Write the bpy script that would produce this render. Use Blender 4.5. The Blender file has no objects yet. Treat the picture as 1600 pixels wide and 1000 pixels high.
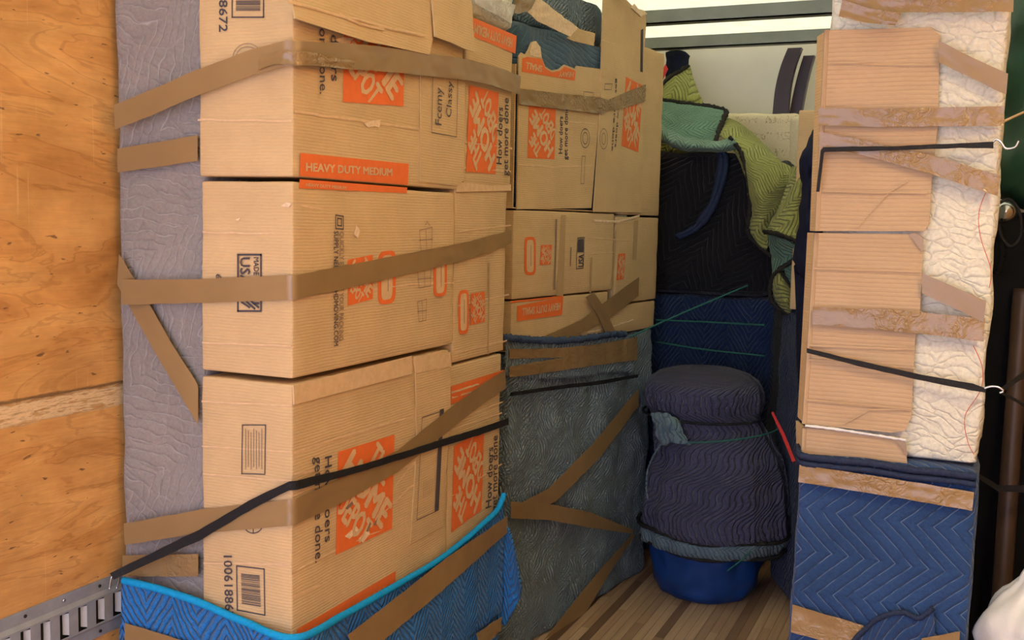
import bpy, bmesh, math, random
from mathutils import Vector, noise
random.seed(7)
SC = bpy.context.scene
COL = SC.collection
V = Vector
# ------------------------------------------------------------------ camera
CAMP = V((0, 0, 1.5)); FPX = 1603.7
YAW, PIT, ROL = [math.radians(a) for a in (24.007, 5.579, 1.313)]
_f0 = V((-math.sin(YAW), math.cos(YAW), 0)); _rt = V((math.cos(YAW), math.sin(YAW), 0)); _z = V((0, 0, 1))
FW = _f0 * math.cos(PIT) - _z * math.sin(PIT); _up = _f0 * math.sin(PIT) + _z * math.cos(PIT)
RT = _rt * math.cos(ROL) + _up * math.sin(ROL); UP = _up * math.cos(ROL) - _rt * math.sin(ROL)
cd = bpy.data.cameras.new('camera'); cam = bpy.data.objects.new('camera', cd); COL.objects.link(cam)
from mathutils import Matrix
cam.matrix_world = Matrix(((RT.x, UP.x, -FW.x, CAMP.x), (RT.y, UP.y, -FW.y, CAMP.y), (RT.z, UP.z, -FW.z, CAMP.z), (0, 0, 0, 1)))
cd.sensor_width = 36; cd.lens = 36 * FPX / 1600; cd.clip_start = 0.05
SC.camera = cam
# ------------------------------------------------------------------ world, lights, exposure
w = bpy.data.worlds.new('sky'); SC.world = w; w.use_nodes = True
w.node_tree.nodes['Background'].inputs[0].default_value = (0.70, 0.78, 1.0, 1)
w.node_tree.nodes['Background'].inputs[1].default_value = 1.0
def light(name, kind, loc, rot, energy, color, **kw):
    l = bpy.data.lights.new(name, kind); l.energy = energy; l.color = color
    for k, v in kw.items(): setattr(l, k, v)
    o = bpy.data.objects.new(name, l); COL.objects.link(o); o.location = loc; o.rotation_euler = rot
    return o
light('sun_through_roof', 'SUN', (0, 0, 6), (math.radians(20), math.radians(25), 0), 14.5, (1.0, 0.94, 0.76), angle=0.05)
light('daylight_from_rear_door', 'AREA', (-0.75, -0.88, 1.3), (math.radians(90), 0, 0), 36, (0.72, 0.70, 1.0), shape='RECTANGLE', size=1.9, size_y=2.1)
light('warm_side_fill', 'AREA', (0.52, 1.15, 2.33), (math.radians(4), math.radians(-38), 0), 25, (1.0, 0.86, 0.55), shape='RECTANGLE', size=0.35, size_y=0.35)  # added warm fill for the side faces of the cartons, no fixture there
SC.view_settings.view_transform = 'Standard'; SC.view_settings.look = 'None'
SC.view_settings.exposure = 0.36; SC.view_settings.gamma = 1.0; SC.view_settings.use_curve_mapping = False

# ------------------------------------------------------------------ node helpers
class G:
    def __init__(s, name):
        s.m = bpy.data.materials.new(name); s.m.use_nodes = True; s.t = s.m.node_tree
        s.t.nodes.clear(); s.out = s.t.nodes.new('ShaderNodeOutputMaterial')
    def n(s, typ, ins=None, **props):
        nd = s.t.nodes.new('ShaderNode' + typ)
        for k, v in props.items(): setattr(nd, k, v)
        for k, v in (ins or {}).items(): s.set(nd.inputs[k], v)
        return nd
    def set(s, sock, v):
        if isinstance(v, bpy.types.NodeSocket): s.t.links.new(v, sock)
        elif isinstance(v, bpy.types.Node): s.t.links.new(v.outputs[0], sock)
        else:
            if isinstance(v, tuple) and len(v) == 3 and sock.type == 'RGBA': v = (*v, 1)
            sock.default_value = v
    def ma(s, op, a, b=0.0, c=0.0): return s.n('Math', {0: a, 1: b, 2: c}, operation=op).outputs[0]
    def uv(s): return s.n('UVMap').outputs[0]
    def sep(s, v):
        q = s.n('SeparateXYZ', {0: v}); return q.outputs[0], q.outputs[1]
    def comb(s, x, y, z=0.0): return s.n('CombineXYZ', {0: x, 1: y, 2: z}).outputs[0]
    def noi(s, vec, scale, detail=4, rough=.55, dist=0.0): return s.n('TexNoise', {'Vector': vec, 'Scale': scale, 'Detail': detail, 'Roughness': rough, 'Distortion': dist}).outputs[0]
    def ramp(s, fac, stops):
        r = s.n('ValToRGB', {0: fac}); e = r.color_ramp.elements
        while len(e) < len(stops): e.new(0.5)
        for el, (p, c) in zip(e, stops):
            el.position = p; el.color = (*c, 1) if len(c) == 3 else c
        return r.outputs[0]
    def mix(s, fac, a, b, mode='MIX'):
        q = s.n('Mix', data_type='RGBA', blend_type=mode)
        s.set(q.inputs[0], fac); s.set(q.inputs[6], a); s.set(q.inputs[7], b); return q.outputs[2]
    def ss(s, x, lo, hi):
        return s.n('MapRange', {0: x, 1: lo, 2: hi, 3: 0.0, 4: 1.0}, interpolation_type='SMOOTHSTEP').outputs[0]
    def finish(s, color, rough=.8, height=None, bstr=.5, bdist=.01, spec=.3, metal=0.0, sheen=0.0):
        b = s.n('BsdfPrincipled', {'Base Color': color, 'Roughness': rough, 'Metallic': metal, 'Specular IOR Level': spec})
        if sheen: s.set(b.inputs['Sheen Weight'], sheen)
        if height is not None:
            s.set(b.inputs['Normal'], s.n('Bump', {'Height': height, 'Strength': bstr, 'Distance': bdist}))
        s.t.links.new(b.outputs[0], s.out.inputs[0]); return s.m
def plain(name, col, rough=.6, metal=0.0, spec=.4, var=.15, nscale=30, bump=.15):
    g = G(name); tc = g.n('TexCoord').outputs['Object']
    nz = g.noi(tc, nscale, 4)
    c = g.mix(1.0, col, g.ramp(nz, [(.25, (1 - var,) * 3), (.75, (1 + var,) * 3)]), 'MULTIPLY')
    return g.finish(c, rough, nz, bump, .004, spec, metal)
def cardboard(name, col, corr=160.0, cstr=.25, bstr=.25):
    g = G(name); uv = g.uv(); u, v = g.sep(uv)
    big = g.noi(uv, 5, 5, .6); fib = g.noi(g.comb(g.ma('MULTIPLY', u, 60.0), g.ma('MULTIPLY', v, 420.0)), 1.0, 3, .6)
    wob = g.ma('MULTIPLY', g.noi(uv, 9, 2), .006)
    fl = g.ma('SINE', g.ma('MULTIPLY', g.ma('ADD', v, wob), corr * 6.283))
    lines = g.ma('MULTIPLY', g.ma('MULTIPLY', g.ss(fl, .55, 1.0), cstr), g.ss(g.noi(g.comb(g.ma('MULTIPLY', u, 6.0), g.ma('MULTIPLY', v, 30.0)), 1.0, 3), .25, .6))
    c = g.mix(1.0, col, g.ramp(big, [(.25, (.88, .87, .85)), (.75, (1.1, 1.1, 1.1))]), 'MULTIPLY')
    c = g.mix(1.0, c, g.ramp(fib, [(.2, (.93,) * 3), (.8, (1.06,) * 3)]), 'MULTIPLY')
    c = g.mix(lines, c, (col[0] * .55, col[1] * .5, col[2] * .45))
    dents = g.noi(uv, 14, 3)
    h = g.ma('ADD', g.ma('MULTIPLY', fl, .12), g.ma('MULTIPLY', g.ma('ADD', dents, g.ma('MULTIPLY', fib, .3)), 1.3))
    return g.finish(c, .78, h, bstr, .004, .25)
def quilt(name, col, stitch, period=.16, spacing=.035, amp=1.0, style='zig', samt=.5, bstr=.8, bdist=.012, rot=0.0, dist=.012, var=.22, lw=.9):
    g = G(name); uv = g.uv()
    if rot: uv = g.n('Mapping', {0: uv, 2: (0, 0, rot)}).outputs[0]
    n1 = g.n('TexNoise', {'Vector': uv, 'Scale': 7.0, 'Detail': 3.0}); 
    off = g.n('VectorMath', {0: n1.outputs[1], 1: (.5, .5, .5)}, operation='SUBTRACT').outputs[0]
    off = g.n('VectorMath', {0: off, 3: dist * 4}, operation='SCALE').outputs[0]
    duv = g.n('VectorMath', {0: uv, 1: off}, operation='ADD').outputs[0]
    u, v = g.sep(duv)
    def saw(u, v, per, sp, am, sine):
        if sine: z = g.ma('MULTIPLY', g.ma('SINE', g.ma('MULTIPLY', u, 6.283 / per)), per * .25 * am)
        else: z = g.ma('MULTIPLY', g.ma('PINGPONG', u, per / 2), am)
        f = g.ma('FRACT', g.ma('DIVIDE', g.ma('ADD', g.ma('ADD', v, z), 50.0), sp))
        return g.ma('ABSOLUTE', g.ma('SUBTRACT', g.ma('MULTIPLY', f, 2.0), 1.0))
    d = saw(u, v, period, spacing, amp, style == 'wave')
    if style in ('cross', 'cloud'):
        d2 = saw(v, u, period * 1.3, spacing * (1.6 if style != 'cross' else 1.0), amp * .8, True)
        d = g.ma('MAXIMUM', d, g.ma('MULTIPLY', d2, .97 if style != 'cloud' else .9))
    if style == 'puff':
        vo = g.n('TexVoronoi', {'Vector': g.comb(g.ma('DIVIDE', u, period), g.ma('DIVIDE', v, spacing)), 'Scale': 1.0, 'Randomness': .75}, feature='DISTANCE_TO_EDGE').outputs[0]
        d = g.ma('SUBTRACT', 1.0, g.ma('MINIMUM', 1.0, g.ma('MULTIPLY', vo, 3.2)))
    mask = g.ss(d, lw, 1.0)
    pill = g.ma('SUBTRACT', 1.0, g.ma('POWER', d, 4.0))
    fine = g.noi(uv, 130, 3); wr = g.noi(uv, 22, 4, .6, 1.0); big = g.noi(uv, 3.5, 3)
    h = g.ma('ADD', g.ma('MULTIPLY', pill, 1.0), g.ma('ADD', g.ma('MULTIPLY', wr, 1.0), g.ma('MULTIPLY', fine, .35)))
    c = g.mix(1.0, col, g.ramp(big, [(.25, (1 - var,) * 3), (.75, (1 + var,) * 3)]), 'MULTIPLY')
    c = g.mix(1.0, c, g.ramp(fine, [(.2, (.82,) * 3), (.8, (1.15,) * 3)]), 'MULTIPLY')
    brk = g.ss(g.noi(uv, 26, 2), .3, .55)
    c = g.mix(g.ma('MULTIPLY', g.ma('MULTIPLY', mask, samt), brk), c, stitch)
    return g.finish(c, .92, h, bstr, bdist, .1, sheen=.15)
def tape_mat(name, col, rough=.22, bs=.5, spec=.5, alpha=1.0, crinkle=False):
    g = G(name); uv = g.uv(); u, v = g.sep(uv)
    wr = g.ma('MULTIPLY', g.noi(uv, 42, 2, .5, 2.2), g.ss(g.noi(uv, 9, 2), .35, .6)) if crinkle else g.noi(g.comb(g.ma('MULTIPLY', u, 5.0), g.ma('MULTIPLY', v, 9.0)), 1.0, 2, .5)
    big = g.noi(uv, 4, 2)
    c = g.mix(1.0, col, g.ramp(big, [(.3, (.86, .85, .83)), (.7, (1.12, 1.12, 1.1))]), 'MULTIPLY')
    m = g.finish(c, rough, wr, bs, .006, spec)
    if alpha < 1:
        b = [n for n in g.t.nodes if n.type == 'BSDF_PRINCIPLED'][0]; b.inputs['Alpha'].default_value = alpha
    return m
M = {}
KRAFT = (.60, .42, .21)
M['card'] = cardboard('kraft_cardboard', KRAFT, 150, .06, .42)
M['cardr'] = cardboard('corrugated_cardboard', (.475, .335, .20), 104, .42, .35)
M['crease'] = plain('creased_cardboard', (.66, .455, .245), .8, 0, .2, .1, 60, .2)
M['torn'] = plain('torn_paper_edge', (.74, .56, .35), .9, 0, .1, .15, 90, .5)
M['ink'] = plain('dark_ink', (.075, .065, .07), .7, 0, .2, .1, 200, 0)
M['fink'] = plain('faded_ink', (.26, .19, .12), .7, 0, .2, .1, 200, 0)
M['faint'] = plain('very_faint_ink', (.43, .295, .14), .7, 0, .2, .1, 200, 0)
M['orange'] = plain('orange_ink', (.78, .165, .035), .6, 0, .25, .06, 60, .05)
M['knock'] = plain('unprinted_kraft', (.66, .44, .23), .75, 0, .2, .08, 80, .05)
M['tape'] = tape_mat('tan_packing_tape', (.285, .18, .075), .34, .3)
M['tapes'] = tape_mat('shiny_packing_tape', (.285, .18, .075), .17, .9, .4, crinkle=True)
M['clear'] = tape_mat('clear_plastic_film', (.75, .70, .60), .12, 1.0, .8, .45, True)
M['grey'] = quilt('grey_quilt', (.27, .24, .215), (.42, .39, .36), .42, .040, 1.3, 'cloud', .85, .55, .007, rot=1.0, dist=.022, var=.16, lw=.82)
M['blue'] = quilt('bright_blue_quilt', (.018, .165, .47), (.03, .25, .60), .15, .026, 1.5, 'zig', .4, .95, .014)
M['cyan'] = plain('cyan_binding', (.006, .30, .62), .75, 0, .2, .15, 120, .4)
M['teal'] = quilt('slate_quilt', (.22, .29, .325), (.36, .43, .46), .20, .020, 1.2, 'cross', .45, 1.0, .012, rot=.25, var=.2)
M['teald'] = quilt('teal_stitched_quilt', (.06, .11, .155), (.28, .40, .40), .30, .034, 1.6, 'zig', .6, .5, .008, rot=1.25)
M['slate'] = plain('slate_fuzzy_binding', (.055, .085, .15), .95, 0, .1, .4, 160, .9)
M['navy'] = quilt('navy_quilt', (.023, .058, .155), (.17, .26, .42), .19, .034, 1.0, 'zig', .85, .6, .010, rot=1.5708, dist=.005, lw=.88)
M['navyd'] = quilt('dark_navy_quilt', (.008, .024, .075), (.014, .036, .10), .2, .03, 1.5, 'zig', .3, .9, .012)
M['navyb'] = plain('navy_binding', (.020, .030, .065), .85, 0, .2, .3, 120, .6)
M['black'] = quilt('black_quilt', (.011, .0105, .012), (.07, .07, .075), .24, .042, 1.5, 'zig', .5, .7, .010, rot=.5, lw=.93)
M['purple'] = quilt('purple_quilt', (.075, .073, .135), (.10, .10, .17), .13, .024, .6, 'wave', .3, 1.0, .016, rot=1.5708)
M['green'] = quilt('green_quilt', (.13, .26, .175), (.07, .15, .11), .10, .022, 1.2, 'zig', .5, .9, .012, rot=1.2)
M['greenp'] = quilt('pale_green_lining', (.18, .30, .22), (.13, .24, .18), .08, .020, 1.2, 'zig', .4, .9, .010)
M['olive'] = quilt('olive_quilt', (.30, .315, .085), (.18, .20, .06), .12, .022, 1.0, 'zig', .45, .9, .011, rot=.7)
M['white'] = quilt('white_quilt', (.67, .645, .53), (.56, .52, .41), .050, .024, .9, 'puff', .12, .5, .007, rot=.12, dist=.03, var=.05, lw=.75)
M['darkedge'] = plain('dark_fuzzy_binding', (.03, .028, .024), .95, 0, .1, .4, 150, .9)
M['strap'] = plain('black_webbing', (.012, .012, .013), .7, 0, .3, .3, 300, .5)
M['gstrap'] = plain('green_cord', (.02, .13, .10), .6, 0, .3, .2, 200, .3)
M['red'] = plain('red_strap', (.55, .03, .03), .6, 0, .3, .2, 200, .3)
M['metal'] = plain('galvanised_steel', (.40, .42, .42), .42, .45, .5, .15, 25, .15)
M['chrome'] = plain('dull_steel', (.55, .55, .55), .25, 1.0, .5, .1, 30, .1)
M['dark'] = plain('slot_shade_and_rivet_black', (.01, .01, .01), .8)  # near-black: shade put into the rail slots as colour, also some rivets
M['wood_d'] = plain('dark_brown_wood', (.030, .016, .018), .35, 0, .5, .3, 14, .1)
M['post'] = plain('brown_pipe', (.06, .034, .022), .45, .2, .5, .3, 8, .1)
M['bag'] = plain('white_plastic', (.66, .65, .62), .4, 0, .5, .06, 18, .6)
M['black_pl'] = plain('black_plastic', (.005, .005, .006), .75, 0, .12, .3, 12, .4)
M['green_n'] = plain('green_nylon', (.014, .062, .034), .5, 0, .4, .35, 10, .6)
M['navyc'] = plain('dark_navy_cloth', (.008, .011, .028), .9, 0, .15, .3, 40, .5)
M['bluetub'] = plain('blue_tarp', (.007, .045, .19), .45, 0, .4, .25, 9, .5)
M['bow'] = plain('grey_painted_steel', (.20, .215, .19), .5, .2, .4, .1, 12, .05)
M['ottoblank'] = plain('cream_fabric', (.62, .54, .35), .9, 0, .1, .1, 120, .3)
M['lining'] = quilt('teal_grey_lining', (.14, .21, .24), (.10, .16, .2), .06, .02, .3, 'wave', .4, .8, .01, rot=1.57)
def plywood():
    g = G('orange_plywood'); uv = g.uv(); u, v = g.sep(uv)
    st = g.comb(g.ma('MULTIPLY', u, 1.6), g.ma('MULTIPLY', v, 6.5))
    warp = g.noi(st, 1.1, 4, .55, 1.2)
    rings = g.ma('SINE', g.ma('MULTIPLY', warp, 46.0))
    fine = g.noi(g.comb(g.ma('MULTIPLY', u, 9.0), g.ma('MULTIPLY', v, 160.0)), 1.0, 4, .6)
    blot = g.noi(g.comb(g.ma('MULTIPLY', u, 3.0), g.ma('MULTIPLY', v, 5.0), 3.3), 1.0, 5, .65)
    c = g.ramp(warp, [(.25, (.44, .20, .055)), (.42, (.66, .345, .105)), (.58, (.74, .425, .145)), (.78, (.54, .265, .075))])
    c = g.mix(g.ma('MULTIPLY', g.ss(rings, .7, 1.0), .34), c, (.36, .155, .04))
    c = g.mix(1.0, c, g.ramp(fine, [(.2, (.9, .88, .85)), (.8, (1.06, 1.06, 1.06))]), 'MULTIPLY')
    c = g.mix(1.0, c, g.ramp(blot, [(.3, (.66, .60, .52)), (.7, (1.14, 1.14, 1.14))]), 'MULTIPLY')
    fl = g.noi(g.comb(g.ma('MULTIPLY', u, 26.0), g.ma('MULTIPLY', v, 85.0), 8.0), 1.0, 2, .5)
    flm = g.ss(fl, .69, .73)
    c = g.mix(g.ma('MULTIPLY', flm, .75), c, (.12, .06, .03))
    vs = g.noi(g.comb(g.ma('MULTIPLY', u, 120.0), g.ma('MULTIPLY', v, 2.2), 2.0), 1.0, 2, .5)
    c = g.mix(g.ma('MULTIPLY', g.ss(vs, .68, .74), .25), c, (.85, .60, .30))
    # scraped gouge band
    gn = g.noi(g.comb(g.ma('MULTIPLY', u, 15.0), g.ma('MULTIPLY', v, 95.0), 5.0), 1.0, 6, .75)
    dz = g.ma('ABSOLUTE', g.ma('SUBTRACT', v, g.ma('ADD', 1.077, g.ma('MULTIPLY', g.ma('SUBTRACT', g.noi(g.comb(g.ma('MULTIPLY', u, 3.0), 0.0), 1.0, 3), .5), .03))))
    band = g.ma('SUBTRACT', 1.0, g.ss(dz, .012, .055))
    gm = g.ss(g.ma('MULTIPLY', band, g.ma('ADD', gn, .05)), .40, .52)
    c = g.mix(g.ma('MULTIPLY', gm, .8), c, g.ramp(gn, [(.40, (.50, .33, .15)), (.52, (.80, .62, .36)), (.60, (.55, .40, .22)), (.68, (.20, .15, .09))]))
    top = g.ma('SUBTRACT', 1.0, g.ss(g.ma('ABSOLUTE', g.ma('SUBTRACT', v, g.ma('ADD', 1.104, g.ma('MULTIPLY', g.ma('SUBTRACT', gn, .5), .018)))), .0, .006))
    c = g.mix(g.ma('MULTIPLY', top, .8), c, (.10, .06, .03))
    h = g.ma('SUBTRACT', g.ma('ADD', g.ma('MULTIPLY', fine, .3), g.ma('MULTIPLY', warp, .5)), g.ma('ADD', g.ma('MULTIPLY', gm, 1.6), g.ma('ADD', flm, top)))
    return g.finish(c, .5, h, .5, .006, .35)
M['ply'] = plywood()
def planks():
    g = G('hardwood_planks'); tc = g.n('TexCoord').outputs['Object']; u, v = g.sep(tc)
    k = g.ma('FLOOR', g.ma('DIVIDE', u, .034)); edge = g.ma('FRACT', g.ma('DIVIDE', u, .034))
    rnd = g.n('TexWhiteNoise', {'Vector': g.comb(k, g.ma('FLOOR', g.ma('ADD', g.ma('DIVIDE', v, .9), g.ma('MULTIPLY', k, .37))))}).outputs[0]
    c = g.ramp(rnd, [(.0, (.12, .06, .03)), (.25, (.42, .26, .14)), (.75, (.56, .38, .22)), (1.0, (.24, .13, .065))])
    gr = g.noi(g.comb(g.ma('MULTIPLY', u, 90.0), g.ma('MULTIPLY', v, 3.5)), 1.0, 4)
    c = g.mix(1.0, c, g.ramp(gr, [(.2, (.75,) * 3), (.8, (1.15,) * 3)]), 'MULTIPLY')
    e = g.ss(g.ma('ABSOLUTE', g.ma('SUBTRACT', edge, .5)), .44, .5)
    c = g.mix(g.ma('MULTIPLY', e, .7), c, (.05, .028, .015))
    return g.finish(c, .45, g.ma('SUBTRACT', gr, e), .3, .004, .4)
M['floor'] = planks()
def roofmat():
    g = G('translucent_roof'); tc = g.n('TexCoord').outputs['Object']
    c = g.ramp(g.noi(tc, 14, 5, .65), [(.25, (.78, .79, .70)), (.75, (.90, .90, .83))])
    d = g.n('BsdfDiffuse', {0: c}); t = g.n('BsdfTranslucent', {0: c})
    mx = g.n('MixShader', {0: .45, 1: d.outputs[0], 2: t.outputs[0]})
    g.t.links.new(mx.outputs[0], g.out.inputs[0]); return g.m
M['roof'] = roofmat()
M['wall_w'] = plain('white_panel', (.72, .69, .60), .6, 0, .3, .06, 4, .05)
def script_fabric():
    g = G('script_print_fabric'); uv = g.uv(); u, v = g.sep(uv)
    base = g.mix(1.0, (.66, .57, .37), g.ramp(g.noi(uv, 160, 2), [(.2, (.85,) * 3), (.8, (1.1,) * 3)]), 'MULTIPLY')
    row = g.ma('FRACT', g.ma('DIVIDE', v, .075))
    sc = g.noi(g.comb(g.ma('MULTIPLY', u, 34.0), g.ma('MULTIPLY', v, 26.0)), 1.0, 2, .5, 1.5)
    ln = g.ma('SUBTRACT', 1.0, g.ss(g.ma('ABSOLUTE', g.ma('SUBTRACT', sc, .5)), .01, .035))
    rm = g.ma('MULTIPLY', g.ss(row, .25, .3), g.ma('SUBTRACT', 1.0, g.ss(row, .7, .75)))
    wd = g.ss(g.noi(g.comb(g.ma('MULTIPLY', u, 14.0), g.ma('FLOOR', g.ma('DIVIDE', v, .06))), 1.0, 1), .4, .5)
    c = g.mix(g.ma('MULTIPLY', g.ma('MULTIPLY', ln, rm), g.ma('MULTIPLY', wd, .6)), base, (.16, .10, .06))
    return g.finish(c, .9, g.noi(uv, 200, 2), .3, .004, .1)
M['script'] = script_fabric()

# ------------------------------------------------------------------ geometry helpers
def wloc(o):
    l = V(o.location)
    while o.parent: o = o.parent; l += V(o.location)
    return l
def mk(name, vs, fs, mat, uvs=None, parent=None, smooth=True, thick=0, toff=0.0, label=None):
    if parent: org = wloc(parent)
    else:
        org = V(((min(v[0] for v in vs) + max(v[0] for v in vs)) / 2, (min(v[1] for v in vs) + max(v[1] for v in vs)) / 2, min(v[2] for v in vs)))
    me = bpy.data.meshes.new(name); me.from_pydata([V(v) - org for v in vs], [], fs)
    if uvs is None: uvs = [(v[0] + v[1], v[2]) for v in vs]
    ul = me.uv_layers.new(name='UVMap')
    for lp in me.loops: ul.data[lp.index].uv = uvs[lp.vertex_index]
    me.materials.append(M[mat])
    for p in me.polygons: p.use_smooth = smooth
    me.validate()
    o = bpy.data.objects.new(name, me); COL.objects.link(o)
    if parent: o.parent = parent
    else: o.location = org
    if thick:
        s = o.modifiers.new('solid', 'SOLIDIFY'); s.thickness = thick; s.offset = toff
    if label: o['label'] = label
    return o
def tag(o, label, cat, group=None, kind=None):
    o['label'] = label; o['category'] = cat
    if group: o['group'] = group
    if kind: o['kind'] = kind
    return o
def thing(name, loc, label, cat, group=None):
    o = bpy.data.objects.new(name, None); COL.objects.link(o); o.location = loc; o.empty_display_size = .1
    return tag(o, label, cat, group)
def struct(o): o['kind'] = 'structure'; return o
def Nz(p, f, s=0.0): return noise.noise(V(p) * f + V((s, s * 1.7, s * .3)))
def softbox(x0, x1, y0, y1, z0, z1, cell=.02, rnd=.01, amp=.0, freq=8, seed=0, frame=None, taper=0.0, inward=False, top_fn=None, rough=None):
    """closed box on a welded grid: rounded edges, noise folds; frame maps local xyz to world"""
    L = (x1 - x0, y1 - y0, z1 - z0); T = []
    for l in L:
        r = min(rnd, l * .4); n = max(2, min(70, int((l - 2 * r) / cell)))
        T.append([0, .3 * r / l] + [(r + (l - 2 * r) * i / n) / l for i in range(n + 1)] + [1 - .3 * r / l, 1])
    N = [len(t) - 1 for t in T]
    idx = {}; vs = []; uvs = []; fs = []
    c = V(((x0 + x1) / 2, (y0 + y1) / 2, (z0 + z1) / 2)); h = V(L) / 2
    def vert(i, j, k, uvf):
        key = (i, j, k)
        if key in idx: return idx[key]
        p = V((x0 + L[0] * T[0][i], y0 + L[1] * T[1][j], z0 + L[2] * T[2][k]))
        d = p - c; q = V([max(-h[a] + rnd, min(h[a] - rnd, d[a])) for a in range(3)])
        e = d - q
        nrm = e.normalized() if e.length > 1e-9 else V((0, 0, 0))
        if e.length > 1e-9: d = q + nrm * rnd if e.length > rnd * .5 else d
        p2 = c + d
        if taper:
            t = (p2.z - z0) / L[2]; s = 1 - taper * t
            p2.x = c.x + (p2.x - c.x) * s; p2.y = c.y + (p2.y - c.y) * s
        if top_fn and k == N[2]: p2.z += top_fn(p2.x, p2.y)
        if amp:
            a = Nz(p2, freq, seed) + .5 * Nz(p2, freq * 2.3, seed + 5)
            if inward: a = -abs(a)
            fade = 1.0 if k > 0 else 0.0
            p2 += nrm * amp * a * fade
        idx[key] = len(vs); vs.append(frame(p2) if frame else p2); uvs.append(uvf(p2)); return idx[key]
    fu = lambda p: (p.x - x1, p.z); ru = lambda p: (p.y - y0, p.z); lu = lambda p: (x0 - x1 - (p.y - y0), p.z); tu = lambda p: (p.x - x1, p.y - y0 + z1)
    def quad(a, b, c_, d): fs.append((a, b, c_, d))
    for i in range(N[0]):
        for k in range(N[2]):
            quad(*[vert(a, 0, b, fu) for a, b in ((i, k), (i + 1, k), (i + 1, k + 1), (i, k + 1))])
    for j in range(N[1]):
        for k in range(N[2]):
            quad(*[vert(N[0], a, b, ru) for a, b in ((j, k), (j + 1, k), (j + 1, k + 1), (j, k + 1))])
            quad(*[vert(0, a, b, lu) for a, b in ((j + 1, k), (j, k), (j, k + 1), (j + 1, k + 1))])
    for i in range(N[0]):
        for k in range(N[2]):
            quad(*[vert(a, N[1], b, fu) for a, b in ((i + 1, k), (i, k), (i, k + 1), (i + 1, k + 1))])
    for i in range(N[0]):
        for j in range(N[1]):
            quad(*[vert(a, b, N[2], tu) for a, b in ((i, j), (i + 1, j), (i + 1, j + 1), (i, j + 1))])
            quad(*[vert(a, b, 0, tu) for a, b in ((i, j + 1), (i + 1, j + 1), (i + 1, j), (i, j))])
    return vs, fs, uvs
def cr(p0, p1, p2, p3, t):
    return .5 * ((2 * p1) + (p2 - p0) * t + (2 * p0 - 5 * p1 + 4 * p2 - p3) * t * t + (3 * p1 - p0 - 3 * p2 + p3) * t ** 3)
def curve_pts(pts, n):
    pts = [V(p) for p in pts]; out = []; m = len(pts) - 1
    for i in range(n + 1):
        s = i / n * m; k = min(int(s), m - 1); t = s - k
        out.append(cr(pts[max(k - 1, 0)], pts[k], pts[k + 1], pts[min(k + 2, m)], t))
    return out
def patch(ctrl, nu, nv, amp=0, freq=10, seed=0):
    """smooth cloth surface through a grid of control points (rows x columns)"""
    rows = [curve_pts(r, nu) for r in ctrl]
    cols = [curve_pts([r[i] for r in rows], nv) for i in range(nu + 1)]
    vs = []; uvs = []
    for j in range(nv + 1):
        ul = 0
        for i in range(nu + 1):
            p = cols[i][j]
            if i: ul += (p - cols[i - 1][j]).length
            vl = sum((cols[i][q] - cols[i][q - 1]).length for q in range(1, j + 1)) if i in (0,) else None
            a = cols[min(i + 1, nu)][j] - cols[max(i - 1, 0)][j]; b = cols[i][min(j + 1, nv)] - cols[i][max(j - 1, 0)]
            n = a.cross(b); n = n.normalized() if n.length > 1e-9 else V((0, -1, 0))
            if i == 0: v0 = vl
            vs.append(p + n * amp * (Nz(p, freq, seed) + .5 * Nz(p, freq * 2.2, seed + 3))); uvs.append((ul, -v0))
    W = nu + 1
    fs = [(j * W + i, j * W + i + 1, (j + 1) * W + i + 1, (j + 1) * W + i) for j in range(nv) for i in range(nu)]
    return vs, fs, uvs
def tube(pts, r, n=8, res=None, fuzz=0.0, flat=1.0, closed=False, smooth=True):
    P = curve_pts(pts, res) if (res and smooth) else [V(p) for p in pts]
    vs = []; fs = []; uvs = []; L = 0; up = V((0, 0, 1))
    for i, p in enumerate(P):
        t = (P[min(i + 1, len(P) - 1)] - P[max(i - 1, 0)]).normalized()
        if i: L += (p - P[i - 1]).length
        s = t.cross(up)
        if s.length < .05: s = t.cross(V((0, 1, 0)))
        s.normalize(); u = s.cross(t).normalized()
        for k in range(n):
            a = 2 * math.pi * k / n
            rr = r * (1 + (fuzz * random.uniform(-1, 1) if fuzz else 0))
            vs.append(p + (s * math.cos(a) * flat + u * math.sin(a)) * rr); uvs.append((L, k / n * r * 6))
    for i in range(len(P) - 1):
        for k in range(n):
            fs.append((i * n + k, i * n + (k + 1) % n, (i + 1) * n + (k + 1) % n, (i + 1) * n + k))
    fs.append(tuple(range(n))); fs.append(tuple(reversed(range((len(P) - 1) * n, len(P) * n))))
    return vs, fs, uvs
def lathe(prof, n=64, amp=0, freq=8, seed=0, foldn=0, caps=True):
    """rings (z, rx, ry, cx, cy, fold) from bottom to top"""
    vs = []; fs = []; uvs = []
    for j, (z, rx, ry, cx, cy, fo) in enumerate(prof):
        for k in range(n):
            a = 2 * math.pi * k / n
            ca, sa = math.cos(a), math.sin(a)
            f = 1 + fo * (math.sin(foldn * a + 2.2 * math.sin(3 * a)) + .5 * math.sin(foldn * 1.7 * a + 1))
            p = V((cx + rx * f * ca, cy + ry * f * sa, z))
            p += V((ca, sa, 0)) * amp * Nz(p, freq, seed)
            vs.append(p); uvs.append((a * max(rx, .05), z))
    for j in range(len(prof) - 1):
        for k in range(n):
            fs.append((j * n + k, j * n + (k + 1) % n, (j + 1) * n + (k + 1) % n, (j + 1) * n + k))
    if caps: fs.append(tuple(reversed(range(n)))); fs.append(tuple(range((len(prof) - 1) * n, len(prof) * n)))
    return vs, fs, uvs
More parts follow.
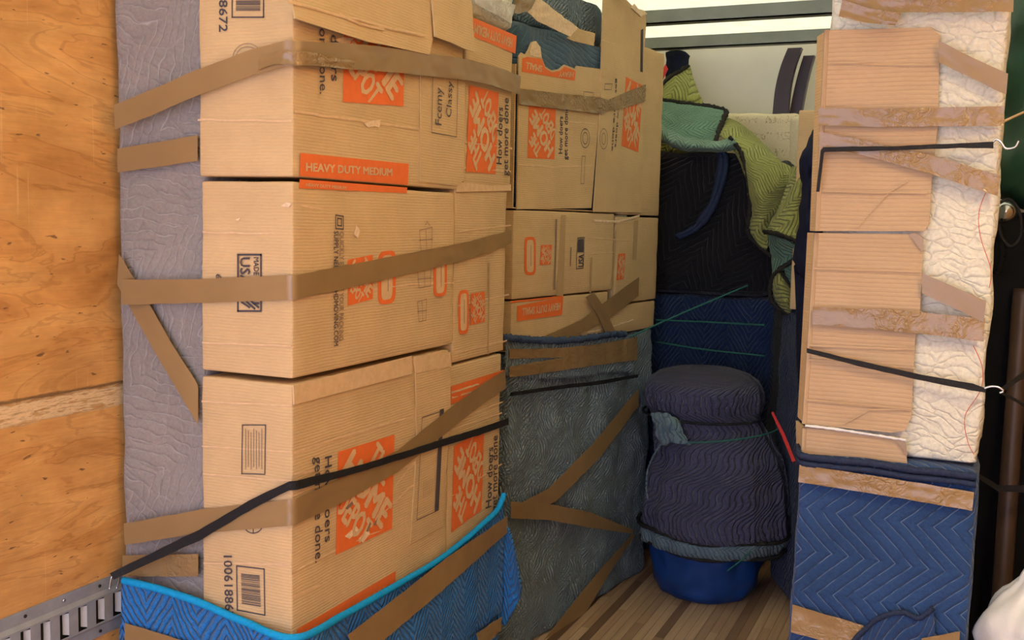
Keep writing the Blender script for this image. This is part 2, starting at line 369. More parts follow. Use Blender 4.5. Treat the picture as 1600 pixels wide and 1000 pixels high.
def bar(p0, p1):  # axis aligned box
    (a, b, c), (d, e, f) = p0, p1
    vs = [V((x, y, z)) for z in (c, f) for y in (b, e) for x in (a, d)]
    return vs, [(0, 2, 3, 1), (4, 5, 7, 6), (0, 1, 5, 4), (2, 6, 7, 3), (0, 4, 6, 2), (1, 3, 7, 5)]
def merge(*parts):
    vs = []; fs = []
    for p in parts:
        o = len(vs); vs += list(p[0]); fs += [tuple(i + o for i in f) for f in p[1]]
    return vs, fs
def slab(pts, nrm, t):
    """a flat outline given real thickness t along nrm"""
    n = len(pts); nrm = V(nrm)
    vs = [V(p) for p in pts] + [V(p) - nrm * t for p in pts]
    fs = [tuple(range(n)), tuple(reversed(range(n, 2 * n)))] + [(i, i + n, (i + 1) % n + n, (i + 1) % n) for i in range(n)]
    return vs, fs
def ray(px, py): return FW + RT * ((px - 800) / FPX) - UP * ((py - 500) / FPX)
def U(px, py, pl, eps=0.0):
    """point of a face of the load that the photo shows at px,py (1600 x 1000)"""
    o, n = pl; d = ray(px, py)
    return CAMP + d * ((o - CAMP).dot(n) / d.dot(n)) + n * eps
def PY(y): return (V((0, y, 0)), V((0, -1, 0)))
def PX(x): return (V((x, 0, 0)), V((1, 0, 0)))
def at(px, py, y): return U(px, py, PY(y))
FR = PY(1.743); SD = PX(-1.273); SDR = PX(-1.278); GR = PY(1.762)
MA = math.radians(8); MO = V((-1.371, 3.075, 0)); MU = V((math.sin(MA), math.cos(MA), 0)); MN = V((math.cos(MA), -math.sin(MA), 0))
MS = (MO, MN); RC = PY(2.40)
def mid(p): return MO + MU * p.y + MN * p.x + V((0, 0, p.z))   # local x outward, y along the side, z up
# -------- ribbons: tape and webbing
def ribbon(rungs, seg=.012, m=6, amp=.0008, seed=0, freq=22, thick=.0004):
    R_ = []
    for k in range(len(rungs) - 1):
        (a, b), (c, d) = rungs[k], rungs[k + 1]
        L = ((a + b) / 2 - (c + d) / 2).length; n = max(1, int(L / seg))
        for i in range(n + (1 if k == len(rungs) - 2 else 0)):
            t = i / n; R_.append((a.lerp(c, t), b.lerp(d, t)))
    vs = []; uvs = []; L = 0
    for i, (a, b) in enumerate(R_):
        t = (R_[min(i + 1, len(R_) - 1)][0] - R_[max(i - 1, 0)][0]); n = t.cross(b - a)
        n = n.normalized() if n.length > 1e-9 else V((0, -1, 0))
        if n.dot(CAMP - a) < 0: n = -n
        if i: L += ((a + b) / 2 - (R_[i - 1][0] + R_[i - 1][1]) / 2).length
        for k in range(m + 1):
            p = a.lerp(b, k / m)
            q = V((L * freq, k * .6 + seed * 7.3, seed))
            edge = V((0, 0, .0012)) * noise.noise(q * 1.3) if k in (0, m) else V((0, 0, 0))
            vs.append(p + n * (amp * (.6 + noise.noise(q) + .5 * noise.noise(q * 2.1))) + edge)
            uvs.append((L, k / m * (b - a).length))
    W = m + 1; nR = len(R_)
    fs = [(i * W + k, i * W + k + 1, (i + 1) * W + k + 1, (i + 1) * W + k) for i in range(nR - 1) for k in range(m)]
    # back sheet and rim with vertices of their own, so the edges stay crisp
    nn = []
    for i, (a, b) in enumerate(R_):
        n = (R_[min(i + 1, nR - 1)][0] - R_[max(i - 1, 0)][0]).cross(b - a); n = n.normalized() if n.length > 1e-9 else V((0, -1, 0))
        nn.append(-n if n.dot(CAMP - a) < 0 else n)
    o = len(vs); front = list(vs)
    vs += [front[i * W + k] - nn[i] * thick for i in range(nR) for k in range(W)]; uvs += uvs[:o]
    fs += [tuple(reversed([q + o for q in f])) for f in fs[:]]
    loop = [i * W for i in range(nR)] + [(nR - 1) * W + k for k in range(1, W)] + [i * W + m for i in range(nR - 2, -1, -1)] + [k for k in range(m - 1, 0, -1)]
    o2 = len(vs)
    for q in loop: vs += [front[q], vs[o + q]]; uvs += [uvs[q], uvs[q]]
    for i in range(len(loop)):
        j = (i + 1) % len(loop); fs.append((o2 + 2 * i, o2 + 2 * i + 1, o2 + 2 * j + 1, o2 + 2 * j))
    return vs, fs, uvs
NTAPE = [0]
def tape(label, rungs, mat='tape', eps=.003, amp=.0009, cat='tape', name='packing_tape_strip', thick=.0004, group='strips of packing tape', parent=None):
    NTAPE[0] += 1
    rr = [(U(*t, pl, eps), U(*b, pl, eps)) for t, b, pl in rungs]
    vs, fs, uvs = ribbon(rr, seed=NTAPE[0], amp=amp, thick=thick)
    o = mk(name, vs, fs, mat, uvs, parent=parent)
    if parent is None: tag(o, label, cat, group)
    return o
# -------- print on cardboard
_tc = {}
def glyphs(s, bold):
    if (s, bold) in _tc: return _tc[(s, bold)]
    cu = bpy.data.curves.new('t', 'FONT'); cu.body = s; cu.size = 1;  cu.resolution_u = 2
    ob = bpy.data.objects.new('t', cu); COL.objects.link(ob); bpy.context.view_layer.update()
    me = bpy.data.meshes.new_from_object(ob.evaluated_get(bpy.context.evaluated_depsgraph_get()))
    v0 = [(v.co.x, v.co.y) for v in me.vertices]; f0 = [tuple(p.vertices) for p in me.polygons]; n0 = len(v0); vv = []; ff = []
    for k, (dx, dy) in enumerate(((0, 0), (1, 0), (-1, 0), (0, 1), (0, -1)) if bold else ((0, 0),)):
        vv += [(x + dx * bold, y + dy * bold * .6, k * .00012) for x, y in v0]; ff += [tuple(i + k * n0 for i in f) for f in f0]
    r = (vv, ff)
    bpy.data.objects.remove(ob); bpy.data.curves.remove(cu); bpy.data.meshes.remove(me)
    _tc[(s, bold)] = r; return r
def text(s, pl, p0, p1, pc, parent, mat='ink', bold=.016, eps=.0012, name='printed_text'):
    """baseline from pixel p0 to p1 on face pl, capitals reach pixel pc above p0"""
    vs, fs = glyphs(s, bold); x0 = min(v[0] for v in vs); x1 = max(v[0] for v in vs)
    A, B, Cp = U(*p0, pl, eps), U(*p1, pl, eps), U(*pc, pl, eps)
    return mk(name, [A + (B - A) * ((x - x0) / (x1 - x0)) + (Cp - A) * (y / .70) + pl[1] * e for x, y, e in vs], fs, mat, parent=parent, smooth=False)
def poly(pl, pxs, parent, mat, eps=.0008, name='printed_panel', t=.0003):
    vs, fs = slab([U(*p, pl, eps) for p in pxs], pl[1], t)
    return mk(name, vs, fs, mat, parent=parent, smooth=False)
def strokes(pl, lines, w, parent, mat='ink', eps=.001, name='printed_frame'):
    """ink lines of width w (metres) along pixel polylines"""
    vs = []; fs = []; n = pl[1]
    for ln in lines:
        P = [U(*p, pl, eps) for p in ln]
        for a, b in zip(P, P[1:]):
            d = (b - a).normalized(); s = d.cross(n) * w / 2; o = len(vs)
            vs += [a - s - d * w / 2, b - s + d * w / 2, b + s + d * w / 2, a + s - d * w / 2]; fs.append((o, o + 1, o + 2, o + 3))
    return mk(name, vs, fs, mat, parent=parent, smooth=False)
def rect(a, b, c, d): return [a, b, c, d, a]
def lerp2(a, b, t): return (a[0] + (b[0] - a[0]) * t, a[1] + (b[1] - a[1]) * t)
def ring(cx, cy, rx, ry, n=24): return [(cx + rx * math.cos(6.2832 * i / n), cy + ry * math.sin(6.2832 * i / n)) for i in range(n + 1)]
def logo(pl, TL, TR, BL, parent, full=True):
    """orange square with diagonal stencil lettering; TL/TR/BL are the corners of the upright mark"""
    A, X_, Y_ = U(*TL, pl, .0009), U(*TR, pl, .0009), U(*BL, pl, .0009)
    ex, ey = X_ - A, Y_ - A
    vs, fs = slab([A, A + ey, A + ex + ey, A + ex], pl[1], .0003)
    sq = mk('printed_logo', vs, fs, 'orange', parent=parent, smooth=False)
    for s, cx, cy, w, h in (('THE', .255, .255, .46, .255), ('HOME', .478, .478, 1.06, .285), ('DEPOT', .705, .705, .70, .265)):
        gv, gf = glyphs(s, .055); x0 = min(v[0] for v in gv); x1 = max(v[0] for v in gv)
        out = []
        for x, y, e in gv:
            a = ((x - x0) / (x1 - x0) - .5) * w; b = (y / .7 - .5) * h
            lx = cx + (a - b) * .7071; ly = cy + (-a - b) * .7071      # 45 degrees, y down
            out.append(A + ex * max(.015, min(.985, lx)) + ey * max(.015, min(.985, ly)) + pl[1] * (.0007 + e))
        mk('logo_lettering', out, gf, 'knock', parent=sq, smooth=False)
    return sq
def strip(pl, quad, s, p0, p1, pc, parent):
    q = poly(pl, quad, parent, 'orange', name='printed_strip')
    text(s, pl, p0, p1, pc, q, 'knock', .04, .0016, 'strip_lettering'); return q
def barcode(pl, fr, inner, parent, seed=1):
    rnd = random.Random(seed)
    f = strokes(pl, [rect(*fr)], .0028, parent, 'ink', name='barcode_frame')
    (a, b, c, d) = inner; vs = []; fs = []; t = 0
    while t < .99:
        w_ = rnd.choice((.012, .02, .03)); e = min(1, t + w_); o = len(vs)
        vs += [U(*lerp2(a, d, t), pl, .001), U(*lerp2(b, c, t), pl, .001), U(*lerp2(b, c, e), pl, .001), U(*lerp2(a, d, e), pl, .001)]
        fs.append((o, o + 1, o + 2, o + 3)); t = e + rnd.choice((.012, .018, .03))
    mk('barcode', vs, fs, 'ink', parent=f, smooth=False)
def creases(pl, lines, parent, w=.005, h=.0022, mat='crease'):
    """raised fold lines that wander a little"""
    for ln in lines:
        P = [U(*p, pl, .0004) for p in ln]; Q = []
        for a, b in zip(P, P[1:]):
            for i in range(12): Q.append(a.lerp(b, i / 12) + V((0, 0, .0018)) * noise.noise((a.lerp(b, i / 12)) * 30))
        Q.append(P[-1]); vs = []; fs = []
        for i, p in enumerate(Q):
            hh = h * .75 * max(.12, .3 + 1.2 * noise.noise(p * 18))
            vs += [p + V((0, 0, w / 2)), p + pl[1] * hh, p - V((0, 0, w / 2))]
        for i in range(len(Q) - 1):
            for k in (0, 1): fs.append((i * 3 + k, i * 3 + k + 1, i * 3 + 4 + k, i * 3 + 3 + k))
        mk('fold_crease', vs, fs, mat, parent=parent)
def badge(pl, x0, x1, y0, y1, parent, skew=0.0, fill=True):
    """orange rounded ring badge"""
    cx, cy, rx, ry = (x0 + x1) / 2, (y0 + y1) / 2, (x1 - x0) / 2, (y1 - y0) / 2
    def pill(k, n=28):
        o = []
        for i in range(n):
            a = 6.2832 * i / n; c, s = math.cos(a), math.sin(a)
            o.append((cx + rx * k[0] * math.copysign(abs(c) ** .5, c), cy + ry * k[1] * math.copysign(abs(s) ** .32, s) + skew * c))
        return o
    q = poly(pl, pill((1, 1)), parent, 'orange', .0008, 'printed_badge')
    poly(pl, pill((.62, .84)), q, 'knock', .0013, 'badge_centre')
    strokes(pl, [[(cx + rx * .1, cy - ry * .55), (cx + rx * .1, cy + ry * .5)]], .003, q, 'fink', .0017, 'badge_line')

# ------------------------------------------------------------------ the truck body
LX, RX, FY, BY, RZ = -1.785, 0.66, 5.30, -0.9, 2.41
def panel(name, a, b, mat, uvf=None):
    vs, fs = bar(a, b); return struct(mk(name, vs, fs, mat, [uvf(v) for v in vs] if uvf else None, smooth=False))
panel('floor', (LX - .05, BY, -.06), (RX + .05, FY + .05, 0), 'floor')
panel('wall_left', (LX - .03, BY, 0), (LX, FY, RZ), 'ply', lambda v: (v.y, v.z))
panel('wall_right', (RX, BY, 0), (RX + .03, FY, RZ), 'ply', lambda v: (v.y + 7, v.z))
panel('wall_front', (LX - .03, FY, 0), (RX + .03, FY + .03, RZ), 'wall_w')
panel('ceiling', (LX - .05, BY, RZ), (RX + .05, FY + .05, RZ + .006), 'roof')
for i in range(9):
    y = 5.0 - .635 * i
    vs, fs = merge(bar((LX, y, 2.352), (RX, y + .05, 2.358)), bar((LX, y, 2.352), (RX, y + .004, RZ)), bar((LX, y + .046, 2.352), (RX, y + .05, RZ)))
    o = struct(mk('trim_%d' % (i + 1), vs, fs, 'bow', smooth=False))
vs, fs = bar((LX + .02, FY - .03, 1.60), (RX - .02, FY - .001, 1.985)); struct(mk('trim_20', vs, fs, 'wall_w', smooth=False))
# E-track on the left wall
def etrack():
    r = thing('cargo_rail', (LX, 1.7, .535), 'slotted galvanised steel rail along the plywood wall low at the left', 'rail')
    DZ = -.017
    prof = [(a_, b_ + DZ) for a_, b_ in [(.0015, .672), (.0035, .672), (.0035, .645), (.013, .637), (.013, .573), (.0035, .565), (.0035, .540), (.0015, .540)]]
    ys = [BY + .3, FY - .2]; P = .0508; sw = .025; vs = []; fs = []
    for (a, b) in list(zip(prof, prof[1:])):
        if a[0] == .013 and b[0] == .013: continue
        o = len(vs)
        for y in ys: vs += [(LX + a[0], y, a[1]), (LX + b[0], y, b[1])]
        fs.append((o, o + 1, o + 3, o + 2))
    n = int((ys[1] - ys[0]) / P)
    for i in range(n):
        y0 = ys[0] + i * P; y1 = y0 + sw; y2 = y0 + P if i < n - 1 else ys[1]
        for (a, b, z0, z1) in ((y1, y2, .573 + DZ, .637 + DZ), (y0, y1, .573 + DZ, .577 + DZ), (y0, y1, .633 + DZ, .637 + DZ)):
            o = len(vs); X0 = LX + .013
            vs += [(X0, a, z0), (X0, b, z0), (X0, b, z1), (X0, a, z1)]; fs.append((o, o + 1, o + 2, o + 3))
        o = len(vs)   # lip bent in at the far edge of the slot
        vs += [(LX + .013, y1, .580 + DZ), (LX + .013, y1, .630 + DZ), (LX + .003, y1 - .009, .628 + DZ), (LX + .003, y1 - .009, .582 + DZ)]; fs.append((o, o + 1, o + 2, o + 3))
    mk('rail_channel', vs, fs, 'metal', parent=r, smooth=False, thick=.001)
    b = bar((LX + .0002, ys[0], .57 + DZ), (LX + .0012, ys[1], .64 + DZ)); mk('slot_shadow_plate', b[0], b[1], 'dark', parent=r, smooth=False)  # dark plate stands in for the shade inside the slots
    for i, y in enumerate([1.3 + .0508 * 2 * k for k in range(8)]):
        for z in (.659 + DZ, .552 + DZ):
            q = lathe([(0, .004, .004, 0, 0, 0), (.0025, .0036, .0036, 0, 0, 0), (.0035, .002, .002, 0, 0, 0)], 10)
            mk('rivet', [V((LX + .0035 + v.z, y + v.x, z + v.y)) for v in q[0]], q[1], 'chrome' if i % 2 else 'dark', parent=r)
etrack()

# ------------------------------------------------------------------ left load: grey wrapped wardrobe, blue wrapped cabinet, cartons
def wrapped(name, loc, label, cat, mat, box, cell=.025, rnd=.02, amp=.008, freq=6, seed=0, part='quilted_blanket', group=None, **kw):
    r = thing(name, loc, label, cat, group)
    vs, fs, uvs = softbox(*box, cell=cell, rnd=rnd, amp=amp, freq=freq, seed=seed, **kw)
    return r, mk(part, vs, fs, mat, uvs, parent=r)
wrapped('wrapped_wardrobe', (-1.63, 2.3, .56), 'tall flat piece wrapped in grey quilted blanket between plywood wall and cartons', 'furniture', 'grey',
        (-1.772, -1.522, 1.766, 2.80, .56, 2.17), amp=.006, freq=5, seed=3)
# the blue wrapped cabinet under everything
bl = thing('wrapped_cabinet', (-1.5, 2.3, 0), 'low cabinet wrapped in bright blue quilted blanket under the left cartons', 'furniture')
vs, fs, uvs = softbox(-1.765, -1.262, 1.742, 2.80, 0, .55, cell=.03, rnd=.02, amp=.008, freq=7, seed=9); mk('quilted_blanket', vs, fs, 'blue', uvs, parent=bl)
fr_pl = PY(1.728); sd_pl = PX(-1.254)
lip = [U(193, 906, fr_pl), U(250, 920, fr_pl), U(310, 940, fr_pl), U(380, 970, fr_pl), V((-1.256, 1.730, U(457, 996, fr_pl).z)),
       U(540, 958, sd_pl), U(620, 913, sd_pl), U(680, 878, sd_pl), U(720, 848, sd_pl), U(752, 820, sd_pl), U(776, 797, sd_pl), U(787, 772, sd_pl)]
low = [V((p.x, p.y, .30)) for p in lip]
rows = [lip, [a.lerp(b, .5) + V((.004 if i > 4 else 0, -.004 if i < 4 else 0, 0)) for i, (a, b) in enumerate(zip(lip, low))], low]
vs, fs, uvs = patch(rows, 120, 24, .006, 9, 2); mk('blanket_lip', vs, fs, 'blue', uvs, parent=bl, thick=.006)
vs, fs, uvs = tube([p + V((.002, -.002, 0)) for p in lip], .0085, 8, 130, .06); mk('edge_binding', vs, fs, 'cyan', uvs, parent=bl, label='bright cyan cloth edge binding')
ear = [[at(768, 826, 2.80), at(790, 826, 2.80), at(803, 915, 2.80)], [at(765, 900, 2.80), at(785, 905, 2.80), at(800, 935, 2.80)], [at(762, 960, 2.80), at(770, 965, 2.80), at(779, 975, 2.80)]]
ear = [[p + V((.012 * i, .0, 0)) for i, p in enumerate(r)] for r in ear]
vs, fs, uvs = patch(ear, 14, 14, .003, 20, 5); mk('blanket_corner', vs, fs, 'blue', uvs, parent=bl, thick=.012)
def carton(label, box, seed, cell=.022, frame=None, mat='card', group='kraft moving cartons', rnd=.006, amp=.004, cat='box'):
    x0, x1, y0, y1, z0, z1 = box; c = V(((x0 + x1) / 2, (y0 + y1) / 2, z0))
    r = thing('cardboard_box', frame(c) if frame else c, label, cat, group)
    vs, fs, uvs = softbox(*box, cell=cell, rnd=rnd, amp=amp, freq=7, seed=seed, frame=frame, inward=True)
    mk('box_body', vs, fs, mat, [(u + seed * .37, v + seed * .21) for u, v in uvs], parent=r); return r
BX0, BX1, BY0 = -1.515, -1.273, 1.743
b1 = carton('large kraft carton with orange strip at its foot, topmost at the left front corner', (BX0, BX1, BY0, 2.50, 1.577, 2.02), 1)
b2 = carton('middle kraft carton printed with moving address and small icons, left front corner', (BX0 + .003, BX1, BY0, 2.466, 1.160, 1.568), 2)
b3 = carton('lowest kraft carton with big orange logo under black strap, left front corner', (BX0 + .001, BX1, BY0, 2.449, .553, 1.148), 3)
r1 = carton('upper rear carton with orange strip along its top edge and logo beside tagline', (-1.51, -1.278, 2.525, 2.835, 1.592, 2.044), 4)
r2 = carton('middle rear carton with pill badge and small logo behind the left front carton', (-1.51, -1.278, 2.475, 2.815, 1.105, 1.586), 5)
r3 = carton('lowest rear carton with torn orange strip and logo above the cyan blanket edge', (-1.51, -1.278, 2.460, 2.80, .553, 1.098), 6)
# flaps and loose panels of the front cartons
def sheet(pl, pxs, parent, mat='card', eps=.004, t=.003, name='flap', tilt=None, label=None):
    P = [U(*p, pl, eps) for p in pxs]
    if tilt: P = [p + pl[1] * e for p, e in zip(P, tilt)]
    vs, fs = slab(P, pl[1], t); return mk(name, vs, fs, mat, [(v.y + v.x, v.z) for v in vs], parent=parent, smooth=False)
sheet(SD, [(446, -40), (446, 30), (500, 47), (560, 66), (598, 73), (660, 86), (667, 60), (667, -40)], b1, eps=.006, t=.004, tilt=[.0, .018, .018, .018, .018, .014, .012, 0])
sheet(SD, [(667, -60), (665, 58), (690, 67), (710, 76), (729, 82), (731, 10), (726, -40)], b1, eps=.007, t=.004, tilt=[0, .02, .02, .02, .018, .006, 0])
creases(PX(-1.250), [[(450, 2), (530, 24), (600, 42), (664, 56)], [(530, 21), (560, 38), (600, 46)]], b1, .006, .004)
for b_, q in ((b1, [(656, 96), (655, 284), (711, 290), (724, 282), (726, 100)]), (b3, [(643, 560), (648, 583), (650, 700), (640, 850), (690, 822), (703, 640), (703, 551), (690, 547)])):
    sheet(SD, q, b_, eps=.0022, t=.002, name='overlapping_panel')
sheet(SD, [(457, 602), (458, 632), (642, 584), (642, 556)], b3, eps=.003, t=.003, name='folded_top_edge', mat='crease')
sheet(SD, [(645, 557), (648, 583), (704, 572), (702, 550)], b3, eps=.0035, t=.003, name='folded_top_edge', mat='crease')
sheet(SDR, [(714, 284), (712, 300), (797, 298), (797, 288), (770, 290)], r2, eps=.003, t=.003, name='folded_top_edge', mat='crease')
# prints on the front face of the front cartons
text('8672', FR, (343, 0), (343, 50), (356, 0), b1, 'ink', .012)
barcode(FR, ((363, -28), (412, -28), (412, 27), (363, 27)), ((369, -18), (407, -18), (407, 17), (369, 17)), b1, 3)
strokes(FR, [ring(387, 91, 23, 23), ring(387, 91, 18, 18), ring(387, 91, 13, 8)], .0013, b1, 'fink', name='printed_stamp')
strokes(FR, [rect((372, 398), (408, 398), (408, 486), (372, 486))], .004, b2, 'ink')
text('MADE', FR, (397, 402), (397, 430), (405, 402), b2, 'ink', .015); text('USA', FR, (376, 402), (376, 446), (391, 402), b2, 'ink', .02)
strokes(FR, [[(378, 472), (390, 480)], [(384, 470), (398, 482)], [(392, 470), (404, 480)], [(396, 474), (404, 474)]], .0045, b2, 'ink', name='printed_flag')
text('6', FR, (338, 428), (338, 436), (346, 428), b2, 'ink', .01)
strokes(FR, [rect((379, 664), (415, 664), (414, 741), (378, 740))], .0022, b3, 'ink')
strokes(FR, [[(384 + 4.2 * i, 670 + 3 * (i % 3)), (384 + 4.2 * i, 733 - 4 * (i % 2))] for i in range(7)], .0016, b3, 'fink', name='printed_small_print')
strokes(FR, [ring(396, 818, 15, 15), [(396, 806), (396, 832)], [(386, 818), (406, 818)]], .002, b3, 'ink', name='printed_stamp')
text('1006188672', FR, (350, 868), (353, 976), (363, 868), b3, 'ink', .012)
barcode(FR, ((370, 884), (413, 889), (414, 961), (371, 953)), ((377, 896), (406, 899), (408, 948), (378, 943)), b3, 5)
creases(FR, [[(309, 187), (456, 189)]], b1, .004, .0012); creases(FR, [[(317, 363), (420, 365)], [(316, 535), (455, 541)]], b2, .004, .0012)
creases(FR, [[(315, 627), (456, 634)], [(316, 697), (378, 701), (456, 706)], [(317, 740), (456, 752)], [(318, 880), (455, 882)]], b3, .004, .0013)
# prints on the side face of the front cartons
strip(SD, [(469, 239), (638, 256), (637, 289), (468, 275)], 'HEAVY DUTY MEDIUM', (477, 267), (612, 275), (477, 254), b1)
strip(SD, [(468, 280), (636, 293), (635, 302), (467, 294)], 'HEAVY DUTY MEDIUM', (477, 291), (540, 296), (477, 286), b2)
logo(SD, (632, 24), (630, 166), (537, 2), b1)
text('get more done.', SD, (498, -18), (499, 147), (510, -16), b1, 'ink', .005); text('How doers', SD, (516, -20), (517, 127), (528, -18), b1, 'ink', .005)
strokes(SD, [rect((674, 112), (713, 120), (711, 214), (672, 207))], .002, b1, 'ink', .0048)
text('Fcemy', SD, (687, 196), (688, 138), (677, 194), b1, 'ink', .0, .0055, 'handwriting'); text('Classy', SD, (702, 184), (704, 128), (694, 182), b1, 'ink', .0, .0055, 'handwriting')
creases(SD, [[(460, 174), (500, 180), (560, 188), (655, 202)], [(657, 140), (723, 152)], [(657, 168), (722, 176)]], b1, .006, .002)
strokes(SD, [rect((524, 336), (536, 338), (536, 358), (524, 357)), rect((527, 341), (533, 342), (533, 353), (527, 352))], .0025, b2, 'ink', name='printed_icon')
text('QUICKLY ESTIMATE YOUR PACKING', SD, (530, 362), (529, 533), (537, 362), b2, 'fink', .006)
text('SUPPLY NEEDS AT HDMOVING.COM', SD, (521, 361), (521, 541), (528, 361), b2, 'ink', .01)
logo(SD, (582, 398), (582, 467), (543, 406), b2)
badge(SD, 590, 618, 392, 475, b2, -3); badge(SD, 677, 698, 400, 463, b2, -2)
ic = lambda x0, x1, y0, y1: [[(x0, y0 + 5), (x1, y0), (x1 - 1, y1 - 3), (x0 + 2, y1), (x0, y0 + 5)], [(x0, (y0 + y1) / 2 + 2), (x1, (y0 + y1) / 2)], [((x0 + x1) / 2, y0 + 3), ((x0 + x1) / 2 + 1, y1 - 2)]]
for q in (ic(655, 675, 355, 392) + [[(664, 352), (667, 346), (671, 352)]], ic(652, 673, 418, 450), ic(652, 666, 467, 503)): strokes(SD, q, .0018, b2, 'fink', name='printed_box_icon')
creases(SD, [[(459, 466), (540, 457), (648, 444), (709, 442)], [(470, 322), (500, 326)]], b2, .005, .0015)
logo(SD, (616, 679), (612, 826), (528, 706), b3)
text('get more done.', SD, (491, 714), (492, 880), (503, 712), b3, 'ink', .005); text('How doers', SD, (507, 714), (507, 848), (518, 711), b3, 'ink', .005)
strokes(SD, [rect((657, 652), (691, 641), (682, 797), (649, 812))], .002, b3, 'ink', .0048)
poly(SD, [(685, 640), (691, 638), (683, 797), (677, 799)], b3, 'ink', .005, 'printed_band')
strokes(SD, [[(660 + 3.2 * i, 752 - i), (659 + 3.2 * i, 778 - 2 * i)] for i in range(5)], .0013, b3, 'fink', .005, name='printed_small_print')
creases(SD, [[(458, 708), (520, 687), (616, 659), (645, 652)], [(458, 742), (500, 733)], [(456, 895), (520, 862), (600, 826)], [(458, 932), (500, 915)], [(610, 770), (640, 730), (680, 700)], [(600, 800), (640, 762), (676, 742)], [(620, 735), (650, 722), (683, 705)]], b3, .006, .0022)
strip(SD, [(464, 983), (618, 892), (617, 925), (463, 1018)], 'HEAVY DUTY MEDIUM', (470, 1005), (600, 925), (470, 995), b3)
for pl, c, p in ((SD, [(568, 193), (582, 188), (594, 187), (592, 200), (584, 197), (574, 199)], b1), (SD, [(522, 62), (535, 58), (552, 60), (545, 68), (530, 67)], b1), (SD, [(552, 366), (556, 352), (562, 360), (558, 372)], b2), (SD, [(538, 838), (556, 822), (560, 828), (545, 842)], b3), (SD, [(560, 842), (574, 826), (577, 834), (566, 848)], b3),
                 (FR, [(440, 322), (448, 316), (456, 318), (452, 324)], b2), (FR, [(368, 343), (377, 340), (373, 345)], b2)):
    poly(pl, c, p, 'torn', .0018, 'torn_patch', .001)
for pl, c, p in ((SD, [(538, 794), (549, 783), (551, 787), (542, 796)], b3), (SD, [(571, 830), (577, 815), (579, 818), (574, 831)], b3), (SD, [(583, 820), (589, 808), (586, 821)], b3)):
    poly(pl, c, p, 'fink', .0022, 'puncture', .001)
# rear cartons
strip(SDR, [(731, 24), (807, 56), (805, 84), (732, 54)], 'HEAVY DUTY MEDIUM', (800, 61), (741, 37), (799, 75), r1)
logo(SDR, (728, 268), (733, 133), (774, 272), r1)
text('How doers', SDR, (783, 257), (785, 168), (775, 256), r1, 'ink', .006); text('get more done', SDR, (793, 275), (794, 154), (785, 274), r1, 'ink', .006)
creases(SDR, [[(724, 222), (800, 232)], [(722, 262), (798, 268)]], r1, .005, .002); creases(SDR, [[(718, 362), (798, 352)], [(714, 478), (795, 460)], [(710, 552), (792, 532)]], r2, .005, .002)
badge(SDR, 716, 732, 453, 522, r2, -2); logo(SDR, (735, 508), (735, 459), (757, 503), r2)
strokes(SDR, [[(764, 412), (762, 552)]], .008, r2, 'faint', name='printed_line_of_text')
poly(SDR, [(704, 604), (786, 578), (785, 600), (704, 632)], r3, 'orange', .001, 'printed_strip')
creases(SDR, [[(704, 614), (780, 590)], [(705, 622), (778, 600)]], r3, .008, .004)
logo(SDR, (705, 832), (709, 697), (752, 797), r3)
text('How doers', SDR, (767, 792), (770, 698), (758, 795), r3, 'ink', .006); text('get more done', SDR, (776, 797), (777, 680), (767, 800), r3, 'ink', .006)
creases(SDR, [[(706, 775), (784, 725)], [(706, 660), (785, 628)], [(706, 672), (784, 645)]], r3, .005, .002)
# grey bundle with film over the upper rear carton
gb = thing('blanket_bundle', (-1.42, 2.72, 2.05), 'pale grey quilted bundle lying on top of the upper rear carton', 'blanket')
vs, fs, uvs = softbox(-1.54, -1.295, 2.57, 2.90, 2.052, 2.26, cell=.02, rnd=.05, amp=.012, freq=9, seed=4); mk('quilted_blanket', vs, fs, 'white', uvs, parent=gb)
tape('clear shiny tape strip over the pale grey bundle on the rear carton', [((735, -15), (738, 6), PX(-1.288)), ((765, -5), (768, 22), PX(-1.284)), ((800, 8), (795, 36), PX(-1.284))], 'clear', .006, .004)

# ------------------------------------------------------------------ tape and strap on the left load
tape('long tan tape band sloping up across the topmost left carton and round its corner', [((188, 166), (189, 204), FR), ((250, 140), (250, 180), FR), ((310, 114), (310, 154), FR), ((400, 80), (400, 120), FR), ((457, 65), (457, 104), FR), ((457, 65), (457, 104), SD),
      ((530, 68), (530, 108), SD), ((600, 75), (600, 113), SD), ((660, 84), (660, 119), SD), ((726, 94), (724, 126), SD), ((760, 103), (760, 134), SDR), ((805, 119), (803, 148), SDR)], 'tape', .018, .0016)
tape('shiny crumpled tape patch on the corner of the topmost left carton', [((415, 92), (415, 112), FR), ((440, 84), (440, 103), FR), ((457, 80), (457, 103), FR), ((457, 80), (457, 103), SD), ((480, 84), (480, 103), SD), ((540, 96), (540, 110), SD)], 'tapes', .021, .003)
tape('short tan tape strip across the grey blanket, uppermost', [((190, 233), (190, 270), GR), ((315, 212), (315, 252), GR)], 'tape', .012)
tape('long tan tape band round the middle left carton', [((193, 437), (194, 476), FR), ((310, 436), (310, 473), FR), ((457, 430), (457, 468), FR), ((457, 430), (457, 468), SD), ((580, 406), (580, 441), SD), ((712, 381), (712, 409), SD), ((760, 369), (760, 395), SDR), ((796, 359), (796, 380), SDR)], 'tape', .006, .0012)
tape('tan tape strip slanting down the grey blanket to the lowest carton', [((193, 396), (190, 445), GR), ((240, 474), (209, 478), GR), ((275, 536), (258, 566), GR), ((316, 600), (316, 662), GR)], 'tape', .013)
